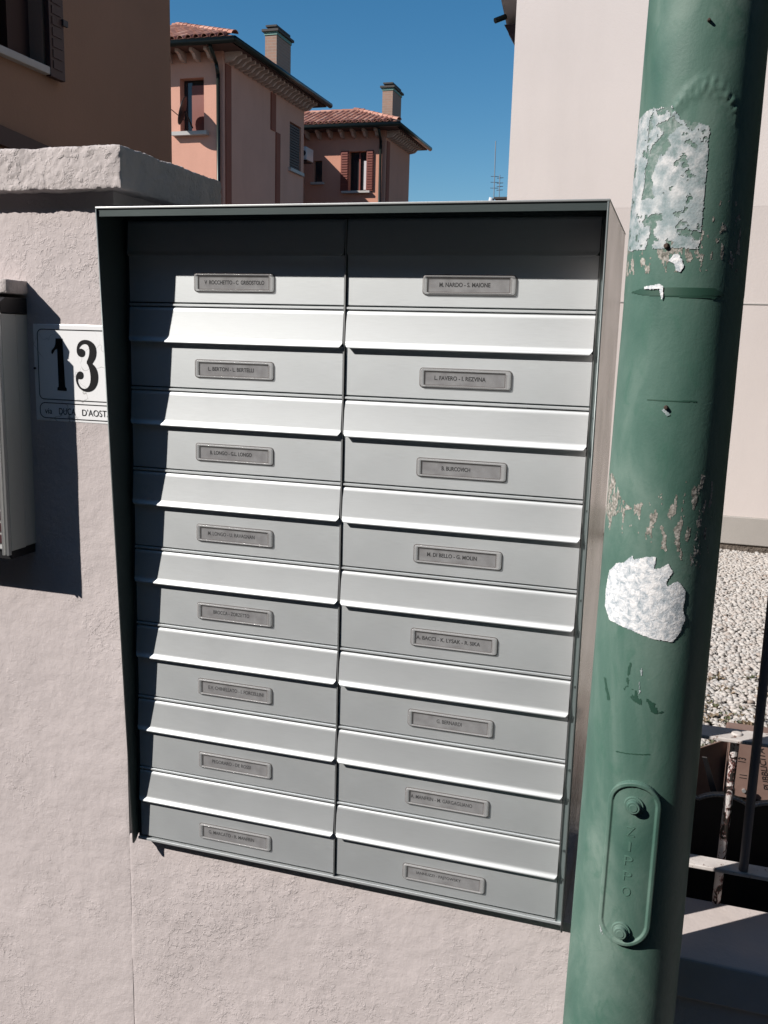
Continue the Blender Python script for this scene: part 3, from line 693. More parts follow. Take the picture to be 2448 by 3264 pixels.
for ch, t, z in (('Z', -0.0665, 0.9842), ('I', -0.0610, 0.9663), ('P', -0.0600, 0.9491), ('P', -0.0560, 0.9305), ('O', -0.0514, 0.9117)):
    me, co = text_mesh(ch, 0.0022 if ch == 'I' else 0.0088, 0.0110, 0.0008, -0.01)
    bm = bmesh.new(); bm.from_mesh(me); bmesh.ops.triangulate(bm, faces=bm.faces); bm.to_mesh(me); bm.free()
    wx = max(v.co.x for v in me.vertices)
    for v in me.vertices:
        x, y_, h_ = v.co; v.co = pole_pt(t+(x-wx/2)/RAD, z+y_-0.0055, 0.0029+h_)
    link('raised_letter', me, 'pole_letter', cover)

# ------------------------------------------------------------------ railing
rail = thing('railing', 'old white painted steel railing on the low wall, behind the green lamp post', 'railing', (1.2, 0.19, 0.757))
box('rail', 'rail', rail, 0.334, 0.099, 1.0155, 4.0, 0.137, 1.0205, bevel=0.0012)
box('rail', 'rail', rail, 0.334, 0.086, 0.8395, 4.0, 0.113, 0.8450, bevel=0.0012)
for i in range(-1, 28):
    x = 0.5095+0.11*i
    MB().cyl((x, 0.166, 0.66), (x, 0.119, 1.0156), 0.0056, 14).build('bar', 'flaking', rail, smooth=False)
    rv = MB().cyl((x+0.001, 0.118, 1.0204), (x+0.001, 0.118, 1.0232), 0.0076, 16, 0.0060).build('rivet', 'rail', rail, bevel=0.0012)
for i in range(-1, 28):
    x = 0.5330+0.11*i
    MB().cyl((x, 0.094, 0.8450), (x-0.001, 0.0915, 2.05), 0.0058, 14).build('bar', 'bar', rail)
box('rail', 'rail', rail, 0.334, 0.080, 2.0502, 4.0, 0.115, 2.0550, bevel=0.0012)

# ------------------------------------------------------------------ advertising box behind the railing
adb = thing('advertising_mail_box', 'brown box lettered PUBBLICITÀ with numbers 11 and 13 behind the railing', 'leaflet box', (0.75, 1.50, 0.0))
AY = 1.66
MB().extr([(AY, 0.2031), (AY, 0.3707), (AY+0.14, 0.3772), (AY+0.26, 0.2831), (AY+0.26, 0.2031)], 0, 0.6393, 1.15).build('box', 'adbox', adb, bevel=0.0018)
MB().extr([(AY+0.012, -0.02), (AY+0.012, 0.2015), (AY+0.24, 0.2015), (AY+0.24, -0.02)], 0, 0.50, 1.13).build('base', 'shutter_dark', adb)
MB().extr([(0.5101, AY-0.13), (0.6371, AY+0.02), (0.6371, AY+0.028), (0.5101, AY-0.122)], 2, 0.2031, 0.3707).build('side_flap', 'adbox', adb, bevel=0.0012)
MB().add([(0.5594, AY-0.140, 0.3707), (0.5725, AY-0.140, 0.3707), (0.6229, AY-0.080, 0.2173), (0.6032, AY-0.080, 0.2173), (0.5594, AY-0.132, 0.3707), (0.5725, AY-0.132, 0.3707), (0.6229, AY-0.072, 0.2173), (0.6032, AY-0.072, 0.2173)], [(0, 1, 2, 3), (7, 6, 5, 4), (0, 4, 5, 1), (1, 5, 6, 2), (2, 6, 7, 3), (3, 7, 4, 0)]).build('strut', 'dark_metal', adb)
def rot_text(body, x_base, z_start, length, height, slant=0.0):
    # lettering running upward, letter tops towards -X, on the front face
    me, co = text_mesh(body, length, height, 0, 0.012)
    n = [(x_base-b_-slant*a, AY-0.0008, z_start+a) for a, b_, _ in co]
    me.vertices.foreach_set('co', np.array(n).ravel()); me.update(); return link('lettering', me, 'ink', adb)
rot_text('PUBBLICITÀ', 0.7653, 0.2392, 0.1270, 0.0230, 0.24)
rot_text('11', 0.6974, 0.2633, 0.0115, 0.0208); rot_text('13', 0.6897, 0.3137, 0.0142, 0.0219)
MB().cyl((0.6927, AY, 0.2261), (0.6927, AY-0.006, 0.2261), 0.0057, 12).build('screw', 'alu_bright', adb)

# scalloped edging below it
for i, x in enumerate((0.444, 0.517, 0.590, 0.663, 0.736)):
    e = thing('edging_tile', 'rounded dark edging tile with grey lip behind the railing, '+('first', 'second', 'third', 'fourth', 'fifth')[i]+' from the lamp post', 'edging', (x, 0.27, 0.0), 'edging tiles behind the railing')
    arc = [(x+0.062*math.cos(a), 0.7985+0.062*math.sin(a)) for a in [R(54)+R(72)*k/14 for k in range(15)]]
    MB().extr([(arc[-1][0], 0.0)]+arc[::-1]+[(arc[0][0], 0.0)], 1, 0.270, 0.282).build('panel', 'edging_dark', e)
    MB().tube([(a, 0.2690, b_) for a, b_ in arc], 0.0024, 8).build('lip', 'edging', e, smooth=True)

# ------------------------------------------------------------------ gravel
def ico():
    t = (1+5**.5)/2
    v = np.array([(-1, t, 0), (1, t, 0), (-1, -t, 0), (1, -t, 0), (0, -1, t), (0, 1, t), (0, -1, -t), (0, 1, -t), (t, 0, -1), (t, 0, 1), (-t, 0, -1), (-t, 0, 1)], float)
    f = np.array([(0, 11, 5), (0, 5, 1), (0, 1, 7), (0, 7, 10), (0, 10, 11), (1, 5, 9), (5, 11, 4), (11, 10, 2), (10, 7, 6), (7, 1, 8), (3, 9, 4), (3, 4, 2), (3, 2, 6), (3, 6, 8), (3, 8, 9), (4, 9, 5), (2, 4, 11), (6, 2, 10), (8, 6, 7), (9, 8, 1)])
    return v/np.linalg.norm(v[0]), f
iv, if_ = ico()
rg = np.random.RandomState(3)
def scatter(n, xr, yr, s0, s1, zc):
    x = rg.uniform(*xr, n); y = rg.uniform(*yr, n); s = rg.uniform(s0, s1, n)
    ang = rg.uniform(0, np.pi, n); tilt = rg.normal(0, 0.25, n); asp_ = rg.uniform(0.6, 1.0, n); fl = rg.uniform(0.4, 0.75, n)
    V = iv[None]*s[:, None, None]*np.stack([np.ones(n), asp_, fl], 1)[:, None, :]
    V *= (1+rg.normal(0, 0.10, (n, 12, 1)))
    ct, st_ = np.cos(tilt)[:, None], np.sin(tilt)[:, None]
    y_, z_ = V[:, :, 1]*ct-V[:, :, 2]*st_, V[:, :, 1]*st_+V[:, :, 2]*ct
    ca, sa = np.cos(ang)[:, None], np.sin(ang)[:, None]
    X = V[:, :, 0]*ca-y_*sa+x[:, None]; Y = V[:, :, 0]*sa+y_*ca+y[:, None]; Z = z_+(zc+rg.uniform(-0.004, 0.008, n))[:, None]
    return np.stack([X, Y, Z], 2).reshape(-1, 3), (if_[None]+(np.arange(n)*12)[:, None, None]).reshape(-1, 3)
v1, f1_ = scatter(40000, (0.35, 1.9), (1.3, 6.22), 0.010, 0.019, 0.002)
me = bpy.data.meshes.new('gravel'); me.from_pydata(v1.tolist(), [], f1_.tolist()); me.update()
gv = link('gravel', me, 'gravel', None, True); tag(gv, 'bed of pale rounded pebbles between the railing and the white building', 'gravel', kind='stuff')
# weeds poking through near part and along the shaded strip
rw = random.Random(5); V = []; F = []
for _ in range(520):
    cx = rw.uniform(0.4, 1.8); cy = rw.choice([rw.uniform(2.3, 3.35), rw.uniform(2.3, 2.9), rw.uniform(0.35, 1.9)]); 
    for _ in range(9):
        a = rw.uniform(0, 6.28); L_ = rw.uniform(0.012, 0.035); wd = L_*0.3; h_ = rw.uniform(0.004, 0.025)
        px, py = cx+rw.gauss(0, 0.015), cy+rw.gauss(0, 0.015); n = len(V)
        dx, dy = math.cos(a), math.sin(a)
        V += [(px, py, 0.004), (px+dx*L_*.5-dy*wd, py+dy*L_*.5+dx*wd, h_), (px+dx*L_, py+dy*L_, h_*1.1), (px+dx*L_*.5+dy*wd, py+dy*L_*.5-dx*wd, h_*0.9)]
        F.append((n, n+1, n+2, n+3))
me = bpy.data.meshes.new('weeds'); me.from_pydata(V, [], F); me.update()
tag(link('weeds', me, 'weed', None), 'small green and dry brown weeds growing among the pebbles', 'weeds', kind='stuff')

# ------------------------------------------------------------------ added evergreen hedge, out of view at right, blocks sky light
hg = thing('added_hedge', 'added tall evergreen hedge out of view to the right, blocking sky light', 'hedge', (3.0, 1.2, 0))
hv = Mat('hedge_leaf', (0.04, 0.07, 0.025), 0.5); hgi = hv.n('ShaderNodeNewGeometry')
hv.color(hv.ramp(hgi.outputs['Random Per Island'], [(0.0, (0.022, 0.045, 0.016)), (1.0, (0.055, 0.09, 0.03))])); M['hedge'] = hv.m
box('trunk', 'soil', hg, 1.95, 0.75, 0.0, 3.7, 5.3, 4.6)  # dark inner core of the added hedge, blocks light
nh_ = 60000; q = np.random.RandomState(9)
cx = q.uniform(1.75, 4.0, nh_); cyy = q.uniform(0.45, 5.6, nh_); cz = q.uniform(0.05, 5.0, nh_)
face = q.randint(0, 4, nh_); wob = 0.12*np.sin(cz*5)+0.10*np.sin(cyy*9+cz*3)+q.normal(0, 0.05, nh_)
cx = np.where(face == 0, 1.80+wob, cx); cyy = np.where(face == 1, 0.55+wob, np.where(face == 2, 5.5+wob, cyy)); cz = np.where(face == 3, 4.85+wob, cz)
u = q.normal(0, 1, (nh_, 3)); u /= np.linalg.norm(u, axis=1)[:, None]; v_ = np.cross(u, q.normal(0, 1, (nh_, 3))); v_ /= np.linalg.norm(v_, axis=1)[:, None]
L2 = q.uniform(0.035, 0.07, nh_)[:, None]; Cc = np.stack([cx, cyy, cz], 1)
VV = np.stack([Cc-u*L2, Cc+v_*L2*0.4, Cc+u*L2, Cc-v_*L2*0.4], 1).reshape(-1, 3)
me = bpy.data.meshes.new('foliage'); me.from_pydata(VV.tolist(), [], np.arange(nh_*4).reshape(-1, 4).tolist()); me.update()
tag(link('foliage', me, 'hedge', hg), kind='stuff')

# ------------------------------------------------------------------ white building (right)
wb = thing('white_building', 'large plain pinkish white rendered building at the right, behind the lamp post', 'building', (4, 10, 0))
WY = 6.25
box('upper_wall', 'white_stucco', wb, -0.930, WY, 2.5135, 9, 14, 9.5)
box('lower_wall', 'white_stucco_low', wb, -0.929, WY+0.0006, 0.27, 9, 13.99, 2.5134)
box('ledge', 'stone_sill', wb, -0.927, WY-0.005, 1.830, 9, WY+0.0004, 1.837)
box('plinth', 'plinth', wb, -0.935, WY-0.025, 0.06, 9, 13.9, 0.2695, bevel=0.006)
box('footing', 'soil', wb, -0.90, WY-0.010, -0.02, 9, 13.8, 0.0595)
MB().extr([(6.9, 4.28), (6.9, 8), (9.5, 8), (9.5, 4.28), (9.0, 4.10), (7.4, 4.10)], 0, -1.20, -0.9310).build('side_bay', 'white_stucco', wb, bevel=0.03)
MB().add([(-1.18, 7.1, 4.10), (-0.932, 7.1, 4.10), (-0.932, 7.1, 3.70), (-1.18, 9, 4.10), (-0.932, 9, 4.10), (-0.932, 9, 3.70)], [(0, 1, 2), (5, 4, 3), (0, 3, 4, 1), (1, 4, 5, 2), (2, 5, 3, 0)]).build('bracket', 'shutter_dark', wb)
MB().cyl((-1.16, 7.05, 4.145), (-1.235, 6.99, 4.100), 0.022, 10).build('spout', 'gutter', wb)

# ------------------------------------------------------------------ unseen houses across the street, sized to hold back sky light
for k, (xa, xb, hh) in enumerate(((-34, -14, 7.5), (-13.9, 6, 7.65), (6.1, 26, 7.4))):
    sh_ = thing('unseen_street_house', ('unseen brown rendered house added across the street, left end', 'unseen brown rendered house added across the street, opposite the mailboxes', 'unseen brown rendered house added across the street, right end')[k], 'house', ((xa+xb)/2, -12, 0))
    box('wall', 'street_wall', sh_, xa, -15, 0, xb, -7.2, hh)
    box('roof', 'rooffelt', sh_, xa-0.1+0.06, -15.4, hh+0.001, xb+0.04, -7.1, hh+0.25)
    for j in range(4):
        for zz in (1.0, 4.4):
            x = xa+2.2+j*4.6
            f_ = box('window', 'shutter_dark', sh_, x, -7.23, zz, x+1.1, -7.16, zz+1.6)
            box('pane', 'glass', f_, x+0.08, -7.158, zz+0.08, x+1.02, -7.15, zz+1.52)

# unseen street trees added at the right to block low sky light
fol = None
for k, (tx, ty) in enumerate(((3.9, -2.0), (8.6, -2.1), (13.5, -2.0))):
    tr = thing('added_street_tree', ('added leafy tree out of view on the pavement, nearest to the lamp post', 'added leafy tree out of view on the pavement, second from the lamp post', 'added leafy tree out of view on the pavement, third from the lamp post')[k], 'tree', (tx, ty, 0), 'added trees along the pavement')
    tb = MB().cyl((tx, ty, -0.1), (tx+0.08, ty+0.03, 2.3), 0.15, 12, 0.11)
    for a in range(5):
        tb.cyl((tx+0.08, ty+0.03, 2.2), (tx+1.2*math.cos(a*1.26), ty+1.0*math.sin(a*1.26), 4.0+0.2*a), 0.07, 8, 0.02)
    tb.build('trunk', 'bark', tr, smooth=True)
    if fol is None:
        q = np.random.RandomState(4); n_ = 16000
        d = q.normal(0, 1, (n_, 3)); d /= np.linalg.norm(d, axis=1)[:, None]
        rr_ = 1.0*q.uniform(0.35, 1, n_)**0.5*(1+0.18*np.sin(d[:, 0]*6+d[:, 2]*5)+0.12*np.sin(d[:, 1]*11))
        Cc = d*rr_[:, None]*np.array([1.9, 1.6, 1.9])+np.array([0, 0, 4.2])
        u = q.normal(0, 1, (n_, 3)); u /= np.linalg.norm(u, axis=1)[:, None]; v_ = np.cross(u, q.normal(0, 1, (n_, 3))); v_ /= np.linalg.norm(v_, axis=1)[:, None]
        L2 = q.uniform(0.05, 0.10, n_)[:, None]
        VV = np.stack([Cc-u*L2, Cc+v_*L2*0.5, Cc+u*L2, Cc-v_*L2*0.5], 1).reshape(-1, 3)
        fol = bpy.data.meshes.new('crown'); fol.from_pydata(VV.tolist(), [], np.arange(n_*4).reshape(-1, 4).tolist()); fol.update(); fol.materials.append(M['tree_leaf'])
    o = bpy.data.objects.new('crown', fol); COL.objects.link(o); o.parent = tr; o['kind'] = 'stuff'

# ------------------------------------------------------------------ ochre house (left)
oh = thing('ochre_house', 'ochre rendered house in shade at the upper left, with dark shutters', 'house', (-8, 3, 0))
def wall_with_hole(name, mat, parent, xw, ya, yb, za, zb, hy0, hy1, hz0, hz1, th=0.3):
    # wall in plane x = xw facing +x with one opening
    mb = MB()
    mb.box(xw-th, ya, za, xw, hy0, zb); mb.box(xw-th, hy1, za, xw, yb, zb); mb.box(xw-th, hy0, za, xw, hy1, hz0); mb.box(xw-th, hy0, hz1, xw, hy1, zb)
    return mb.build(name, mat, parent)
OX = -4.0
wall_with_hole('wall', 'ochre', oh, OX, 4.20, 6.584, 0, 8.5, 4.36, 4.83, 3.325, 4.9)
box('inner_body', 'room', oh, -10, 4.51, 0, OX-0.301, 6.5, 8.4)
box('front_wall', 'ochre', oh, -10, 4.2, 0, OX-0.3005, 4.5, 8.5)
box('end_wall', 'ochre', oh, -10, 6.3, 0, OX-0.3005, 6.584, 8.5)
sl_ = box('sill', 'stone_sill', oh, OX-0.06, 4.25, 3.270, OX+0.05, 4.925, 3.322, bevel=0.006)
wn = box('window', 'shutter_dark', oh, OX-0.17, 4.60, 3.33, OX-0.11, 4.83, 4.9)
box('pane', 'glass', wn, OX-0.20, 4.37, 3.33, OX-0.19, 4.60, 4.9)
box('curtain', 'curtain', wn, OX-0.24, 4.37, 3.33, OX-0.22, 4.52, 4.9)
for (ya, yb) in ((4.835, 5.000),):
    shu = box('shutter', 'shutter_dark', oh, OX+0.015, ya, 3.26, OX+0.055, yb, 4.92, bevel=0.004)
    for k in range(22): box('slat', 'shutter_dark', shu, OX+0.0555, ya+0.03, 3.32+k*0.072, OX+0.060, yb-0.03, 3.372+k*0.072)
    box('hinge', 'dark_metal', shu, OX+0.056, yb-0.03, 3.63, OX+0.075, yb+0.025, 3.67)
box('eave', 'shutter_dark', oh, -10.5, 3.8, 8.5, OX+0.45, 7.0, 8.7)
le = MB().add([(OX+0.001, 4.2, 2.83), (OX+0.001, 5.35, 2.74), (OX+0.10, 5.35, 2.72), (OX+0.10, 4.2, 2.81), (OX+0.001, 4.2, 2.71), (OX+0.001, 5.35, 2.62), (OX+0.10, 5.35, 2.60), (OX+0.10, 4.2, 2.69)], [(0, 1, 2, 3), (7, 6, 5, 4), (0, 4, 5, 1), (1, 5, 6, 2), (2, 6, 7, 3), (3, 7, 4, 0)])
le.build('sloping_ledge', 'shutter_dark', oh)

# ------------------------------------------------------------------ pink houses
tile = MB()
seg = 6; L_ = 0.42; r0_, r1_ = 0.085, 0.070
ra = [[(-L_/2, r0_*math.cos(math.pi*k/seg), r0_*math.sin(math.pi*k/seg)) for k in range(seg+1)], [(L_/2, r1_*math.cos(math.pi*k/seg), r1_*math.sin(math.pi*k/seg)) for k in range(seg+1)]]
rb = [[(-L_/2, (r0_-.014)*math.cos(math.pi*k/seg), (r0_-.014)*math.sin(math.pi*k/seg)) for k in range(seg+1)], [(L_/2, (r1_-.014)*math.cos(math.pi*k/seg), (r1_-.014)*math.sin(math.pi*k/seg)) for k in range(seg+1)]]
tile.rings(ra, close=False).rings(rb, close=False)
tile.add([p for pair in zip(ra[0], rb[0]) for p in pair], [(2*k, 2*k+1, 2*k+3, 2*k+2) for k in range(seg)])
tile_me = tile.mesh('roof_tile'); tile_me.materials.append(M['tile']); tile_me.polygons.foreach_set('use_smooth', [True]*len(tile_me.polygons))

def pink_house(name, label, x0, x1, y0, y1, ze, over, slope, wallmat, tile_x, far_ext=0.0, front_corb=(0.50, 12), side_n=20, ridge_frac=1.0):
    h = thing(name, label, 'house', ((x0+x1)/2, (y0+y1)/2, 0))
    # roof: hipped, eaves at ze, overhang 'over'
    ex0, ex1, ey0, ey1 = x0-over, x1+over, y0-over, y1+over
    d = (ey1-ey0)/2; zr = ze+0.12+d*slope
    rf = MB().add([(ex0, ey0, ze+0.12), (ex1, ey0, ze+0.12), (ex1, ey1, ze+0.12), (ex0, ey1, ze+0.12), (ex0+d, (ey0+ey1)/2, zr), (ex1-d, (ey0+ey1)/2, zr),
                   (ex0, ey0, ze+0.04), (ex1, ey0, ze+0.04), (ex1, ey1, ze+0.04), (ex0, ey1, ze+0.04)],
                  [(0, 1, 5, 4), (1, 2, 5), (2, 3, 4, 5), (3, 0, 4), (9, 8, 7, 6), (0, 6, 7, 1), (1, 7, 8, 2), (2, 8, 9, 3), (3, 9, 6, 0)]).build('roof', 'rooffelt', h)
    # tiles on the front slope (travel up +y)
    places = []
    th = math.atan(slope); run = 0.36*math.cos(th)
    nrow = int(d/run)
    for r_ in range(nrow+1):
        yy = ey0+0.12+r_*run
        x = tile_x
        while x < ex1-0.05-(yy-ey0)*0.98:
            if x > ex0+(yy-ey0):
                places.append(((x, yy, ze+0.12+(yy-ey0)*slope+0.015), (0, -th+random.gauss(0, 0.02), math.pi/2+random.gauss(0, 0.03))))
            x += 0.205
    # hip line tiles
    hl = Vector((ex1-d, (ey0+ey1)/2, zr))-Vector((ex1, ey0, ze+0.12)); nh = int(hl.length/0.36)
    az = math.atan2(hl.y, hl.x); el = math.atan2(hl.z, math.hypot(hl.x, hl.y))
    for k in range(nh+1):
        p = Vector((ex1, ey0, ze+0.14))+hl*((k+0.3)/nh)
        if p.x > tile_x: places.append(((p.x, p.y, p.z+0.02), (0, -el, az)))
    xr = ex1-d
    while xr > max(ex0+d, tile_x):
        places.append(((xr, (ey0+ey1)/2, zr+0.03), (0, 0, 0))); xr -= 0.38
    for loc, rot in places:
        o = bpy.data.objects.new('roof_tile', tile_me); COL.objects.link(o); o.parent = rf
        o.location = Vector(loc); o.rotation_mode = 'XYZ'; o.rotation_euler = rot
    # eave boards, gutters
    box('soffit', 'soffit', h, ex0+0.05, ey0+0.06, ze-0.02, ex1-0.06, y0-0.001, ze+0.038)
    box('soffit', 'soffit', h, x1+0.001, ey0+0.06, ze-0.021, ex1-0.06, ey1-0.05, ze+0.037)
    for nm, a, b in (('gutter', (ex0, ey0-0.04, ze+0.03), (ex1+0.05, ey0-0.04, ze+0.03)), ('gutter', (ex1+0.04, ey0-0.05, ze+0.031), (ex1+0.04, ey1, ze+0.031))):
        MB().cyl(a, b, 0.075, 12).build(nm, 'gutter', h, smooth=True)
    cb_ = MB().extr([(0, 0), (-0.42, 0), (-0.42, -0.07), (-0.30, -0.10), (-0.20, -0.19), (-0.05, -0.22), (0, -0.22)], 0, -0.038, 0.038).mesh('corbel'); 
    copies('corbel', cb_, h, [((x1-0.25-k*front_corb[0], y0-0.002, ze-0.022), 0) for k in range(front_corb[1])], 'corbel')
    copies('corbel', cb_, h, [((x1+0.002, y0+0.12+k*(y1-y0-0.2)/(side_n-1), ze-0.0225), math.pi/2) for k in range(side_n)])
    return h, rf

def wall_front(parent, mat, x0, x1, y, z0, z1, holes, th=0.3):
    """wall in plane y facing -y with openings (x0,x1,z0,z1) sorted by x"""
    mb = MB(); x = x0
    for (a, b, c_, d_) in sorted(holes):
        mb.box(x, y, z0, a, y+th, z1); mb.box(a, y, z0, b, y+th, c_); mb.box(a, y, d_, b, y+th, z1); x = b
    mb.box(x, y, z0, x1, y+th, z1); return mb.build('wall', mat, parent)
def wall_side(parent, mat, xw, y0, y1, z0, z1, holes, th=0.3):
    mb = MB(); y = y0
    for (a, b, c_, d_) in sorted(holes):
        mb.box(xw-th, y, z0, xw, a, z1); mb.box(xw-th, a, z0, xw, b, c_); mb.box(xw-th, a, d_, xw, b, z1); y = b
    mb.box(xw-th, y, z0, xw, y1, z1); return mb.build('wall', mat, parent)

H1X, H1Y = -10.285, 20.0
h1, rf1 = pink_house('pink_house', 'salmon pink house with red tiled hip roof and tall chimney, nearer of the two', -18.0, H1X, H1Y, 25.05, 8.05, 0.55, 0.42, 'peach', -12.9, front_corb=(0.37, 9), side_n=20)
wall_front(h1, 'peach', -18.0, H1X-0.3005, H1Y, 0, 8.03, [(-11.425, -10.788, 6.26, 7.475)])
wall_side(h1, 'peach', H1X, H1Y, 25.05, 0, 8.031, [(24.02, 24.85, 6.12, 7.345)])
box('back_wall', 'peach', h1, -18, 24.75, 0, H1X-0.3008, 25.04, 8.02)
wn1 = box('window', 'room', h1, -11.42, H1Y+0.22, 6.265, -10.79, H1Y+0.28, 7.47)
box('shutter', 'shutter', wn1, -11.19, H1Y+0.15, 6.265, -10.80, H1Y+0.19, 7.34); box('pane', 'glass', wn1, -11.415, H1Y+0.20, 6.27, -11.20, H1Y+0.215, 7.46)
box('sill', 'stone_sill', h1, -11.60, H1Y-0.14, 6.170, -10.66, H1Y+0.10, 6.258)
wn2 = box('window', 'room', h1, H1X-0.28, 24.03, 6.125, H1X-0.20, 24.84, 7.34)
for k in range(16): box('slat', 'shutter_dark', wn2, H1X-0.06, 24.06, 6.15+k*0.073, H1X-0.03, 24.81, 6.205+k*0.073)
box('sill', 'stone_sill', h1, H1X-0.05, 23.95, 6.03, H1X+0.08, 24.93, 6.115)
for a, b, z0_, z1_ in ((20.10, 20.38, 0, 7.78), (22.72, 23.02, 6.86, 7.78), (23.05, 23.32, 0, 6.86)):
    box('wall_strip_and_shadow', 'quoin_and_shadow', h1, H1X+0.0015, a, z0_, H1X+0.03, b, z1_)  # strip under the chimney is the chimney breast's shadow, painted on
MB().tube([(H1X-0.08, H1Y-0.50, 8.02), (H1X-0.10, H1Y-0.14, 7.72), (H1X-0.10, H1Y-0.06, 7.5), (H1X-0.10, H1Y-0.06, 0.0)], 0.045, 10).build('downpipe', 'gutter', h1, smooth=True)

h2, rf2 = pink_house('pink_house', 'farther terracotta pink house with hip roof and open red shutters', -16.5, -9.057, 29.0, 31.86, 8.12, 0.55, 0.40, 'peach2', -12.9, front_corb=(0.40, 9), side_n=12)
wall_front(h2, 'peach2', -16.5, -9.3575, 29.0, 0, 8.10, [(-10.297, -9.681, 6.249, 7.482), (-11.515, -11.233, 6.546, 7.224)])
wall_side(h2, 'peach2', -9.057, 29.0, 31.86, 0, 8.101, [])
wa = box('window', 'room', h2, -10.29, 29.20, 6.25, -9.685, 29.26, 7.48)
box('pane', 'glass', wa, -10.19, 29.16, 6.27, -9.98, 29.17, 7.46); box('pane', 'glass', wa, -9.95, 29.15, 6.27, -9.72, 29.16, 7.46)
box('curtain', 'curtain', wa, -9.82, 29.13, 6.30, -9.70, 29.14, 7.20)
box('sash', 'shutter', wa, -9.98, 29.10, 6.26, -9.93, 29.14, 7.47)
for a, b in ((-10.565, -10.300), (-9.678, -9.440)):
    sh = box('shutter', 'shutter', h2, a, 28.945, 6.24, b, 28.985, 7.50)
    for k in range(15): box('slat', 'shutter', sh, a+0.025, 28.925, 6.28+k*0.080, b-0.025, 28.9445, 6.335+k*0.080)
box('sill', 'stone_sill', h2, -10.50, 28.86, 6.170, -9.53, 29.05, 6.235)
wb2 = box('window', 'room', h2, -11.51, 29.18, 6.55, -11.235, 29.24, 7.22); box('pane', 'glass', wb2, -11.50, 29.10, 6.56, -11.245, 29.11, 7.21)
box('sill', 'stone_sill', h2, -11.60, 28.90, 6.47, -11.15, 29.05, 6.54)
box('wall_strip_and_shadow', 'quoin_and_shadow', h2, -9.0555, 29.12, 0, -9.03, 29.42, 7.80)
MB().tube([(-9.15, 28.52, 8.05), (-9.2, 28.92, 7.75), (-9.2, 28.94, 0.0)], 0.045, 10).build('downpipe', 'gutter', h2, smooth=True)
# link wing between both houses
h3 = thing('connecting_wing', 'dark shaded wall between the two pink houses', 'house', (-14, 27, 0))
box('wall', 'peach2', h3, -18, 25.06, 0, -11.85, 28.99, 8.0)

def chimney(parent, x0, x1, y0, y1, zb, zt):
    cx, cy_ = (x0+x1)/2, (y0+y1)/2
    c = box('chimney', 'chimney', parent, x0, y0, zb, x1, y1, zt-0.24)
    box('flashing', 'copper', c, x0-0.02, y0-0.02, zt-0.2395, x1+0.02, y1+0.02, zt-0.16)
    box('cap', 'cap_dark', c, x0-0.07, y0-0.07, zt-0.1595, x1+0.07, y1+0.07, zt-0.10)
    for k in range(3):
        yy = y0+0.06+k*(y1-y0-0.2)/2
        box('cap_block', 'cap_dark', c, x0+0.04, yy, zt-0.0995, x1-0.04, yy+0.1, zt-0.03)
    box('cap_slab', 'cap_dark', c, x0+0.01, y0+0.01, zt-0.0295, x1-0.01, y1-0.01, zt+0.015)
    return c
chimney(h1, -10.575, -10.245, 23.0, 23.95, 7.9, 9.50)
chimney(h2, -9.51, -9.155, 29.95, 30.95, 8.2, 9.78)
box('flue', 'tile', h1, -11.85, 25.9, 7.5, -11.75, 26.0, 8.28)

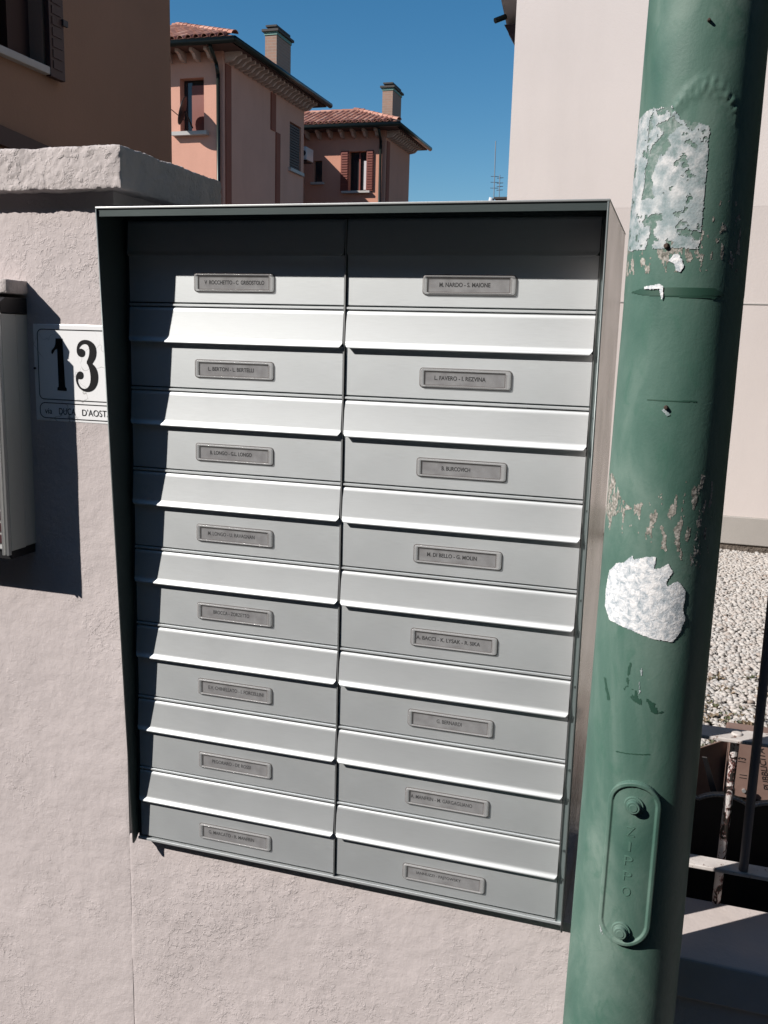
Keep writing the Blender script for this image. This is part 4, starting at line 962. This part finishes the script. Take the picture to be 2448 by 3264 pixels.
dish = thing('satellite_dish', 'round satellite dish fixed beside the window of the nearer pink house', 'satellite dish', (-11.15, 19.75, 6.35))
ctr = Vector((-11.13, 19.70, 6.66)); nrm = Vector((-0.90, -0.33, 0.28)).normalized(); ua = nrm.orthogonal().normalized(); ub = nrm.cross(ua)
rg_ = []
for rr_ in (0.02, 0.12, 0.22, 0.30, 0.33):
    rg_.append([ctr+nrm*(rr_*rr_*0.55)+(ua*math.cos(t)+ub*math.sin(t))*rr_ for t in [2*math.pi*k/28 for k in range(28)]])
d_o = MB().rings(rg_, cap0=True).build('reflector', 'dark_metal', dish, smooth=True)
sm = d_o.modifiers.new('solid', 'SOLIDIFY'); sm.thickness = 0.012
MB().cyl(ctr-nrm*0.01, (-11.10, H1Y+0.0, 6.35), 0.022, 8).build('mount', 'dark_metal', dish)
MB().cyl(ctr-ub*0.25, ctr+nrm*0.38-ub*0.05, 0.010, 8).build('feed_arm', 'dark_metal', dish)

ac = thing('air_conditioner', 'pale air conditioning unit on the wall between the pink houses', 'air conditioner', (-11.40, 28.0, 7.03))
box('housing', 'offwhite', ac, -11.50, 27.75, 7.04, -11.29, 28.35, 7.43, bevel=0.02)
MB().cyl((-11.395, 27.748, 7.235), (-11.395, 27.735, 7.235), 0.085, 20).build('fan_grille', 'dark_metal', ac)
box('bracket', 'dark_metal', ac, -11.84, 27.8, 7.0, -11.29, 28.3, 7.039)

# far roofs, aerials
fh = thing('distant_house', 'low distant house just hidden behind the mailboxes, with aerials on its roof', 'house', (-9, 46, 0))
box('wall', 'peach', fh, -16, 42, 0, -6.2, 50, 7.30)
box('roof', 'rooffelt', fh, -16.4, 41.6, 7.301, -5.8, 50.4, 7.42)
box('chimney_stack', 'cap_dark', fh, -7.75, 42.0, 7.421, -7.35, 42.4, 7.82); box('chimney_cap', 'cap_dark', fh, -7.95, 41.9, 7.821, -7.15, 42.5, 7.90)
an = thing('roof_aerial', 'thin television aerial mast on the far roof, left of the white building', 'aerial', (-7.95, 42.0, 7.42))
MB().cyl((-7.96, 42, 7.43), (-8.0, 42, 10.3), 0.022, 6).build('mast', 'antenna', an)
for z_ in (8.3, 8.55, 8.8): MB().cyl((-8.15, 42, z_), (-7.8, 42.1, z_), 0.012, 6).build('rod', 'antenna', an)
an2 = thing('roof_aerial', 'shorter aerial with crossbars on the far roof', 'aerial', (-7.72, 42.0, 7.42))
MB().cyl((-7.72, 42, 7.43), (-7.74, 42, 8.85), 0.020, 6).build('mast', 'antenna', an2)
for z_ in (8.2, 8.35, 8.5, 8.72): MB().cyl((-7.86, 42, z_), (-7.58, 42.05, z_+0.02), 0.016, 6).build('rod', 'antenna', an2)
dm = thing('roof_vent', 'small white roof vent tilted beside the far aerial', 'roof vent', (-8.15, 41.9, 7.42))
MB().cyl((-8.17, 41.9, 7.43), (-8.05, 41.9, 7.86), 0.07, 12, 0.11).build('cowl', 'offwhite', dm, smooth=True)
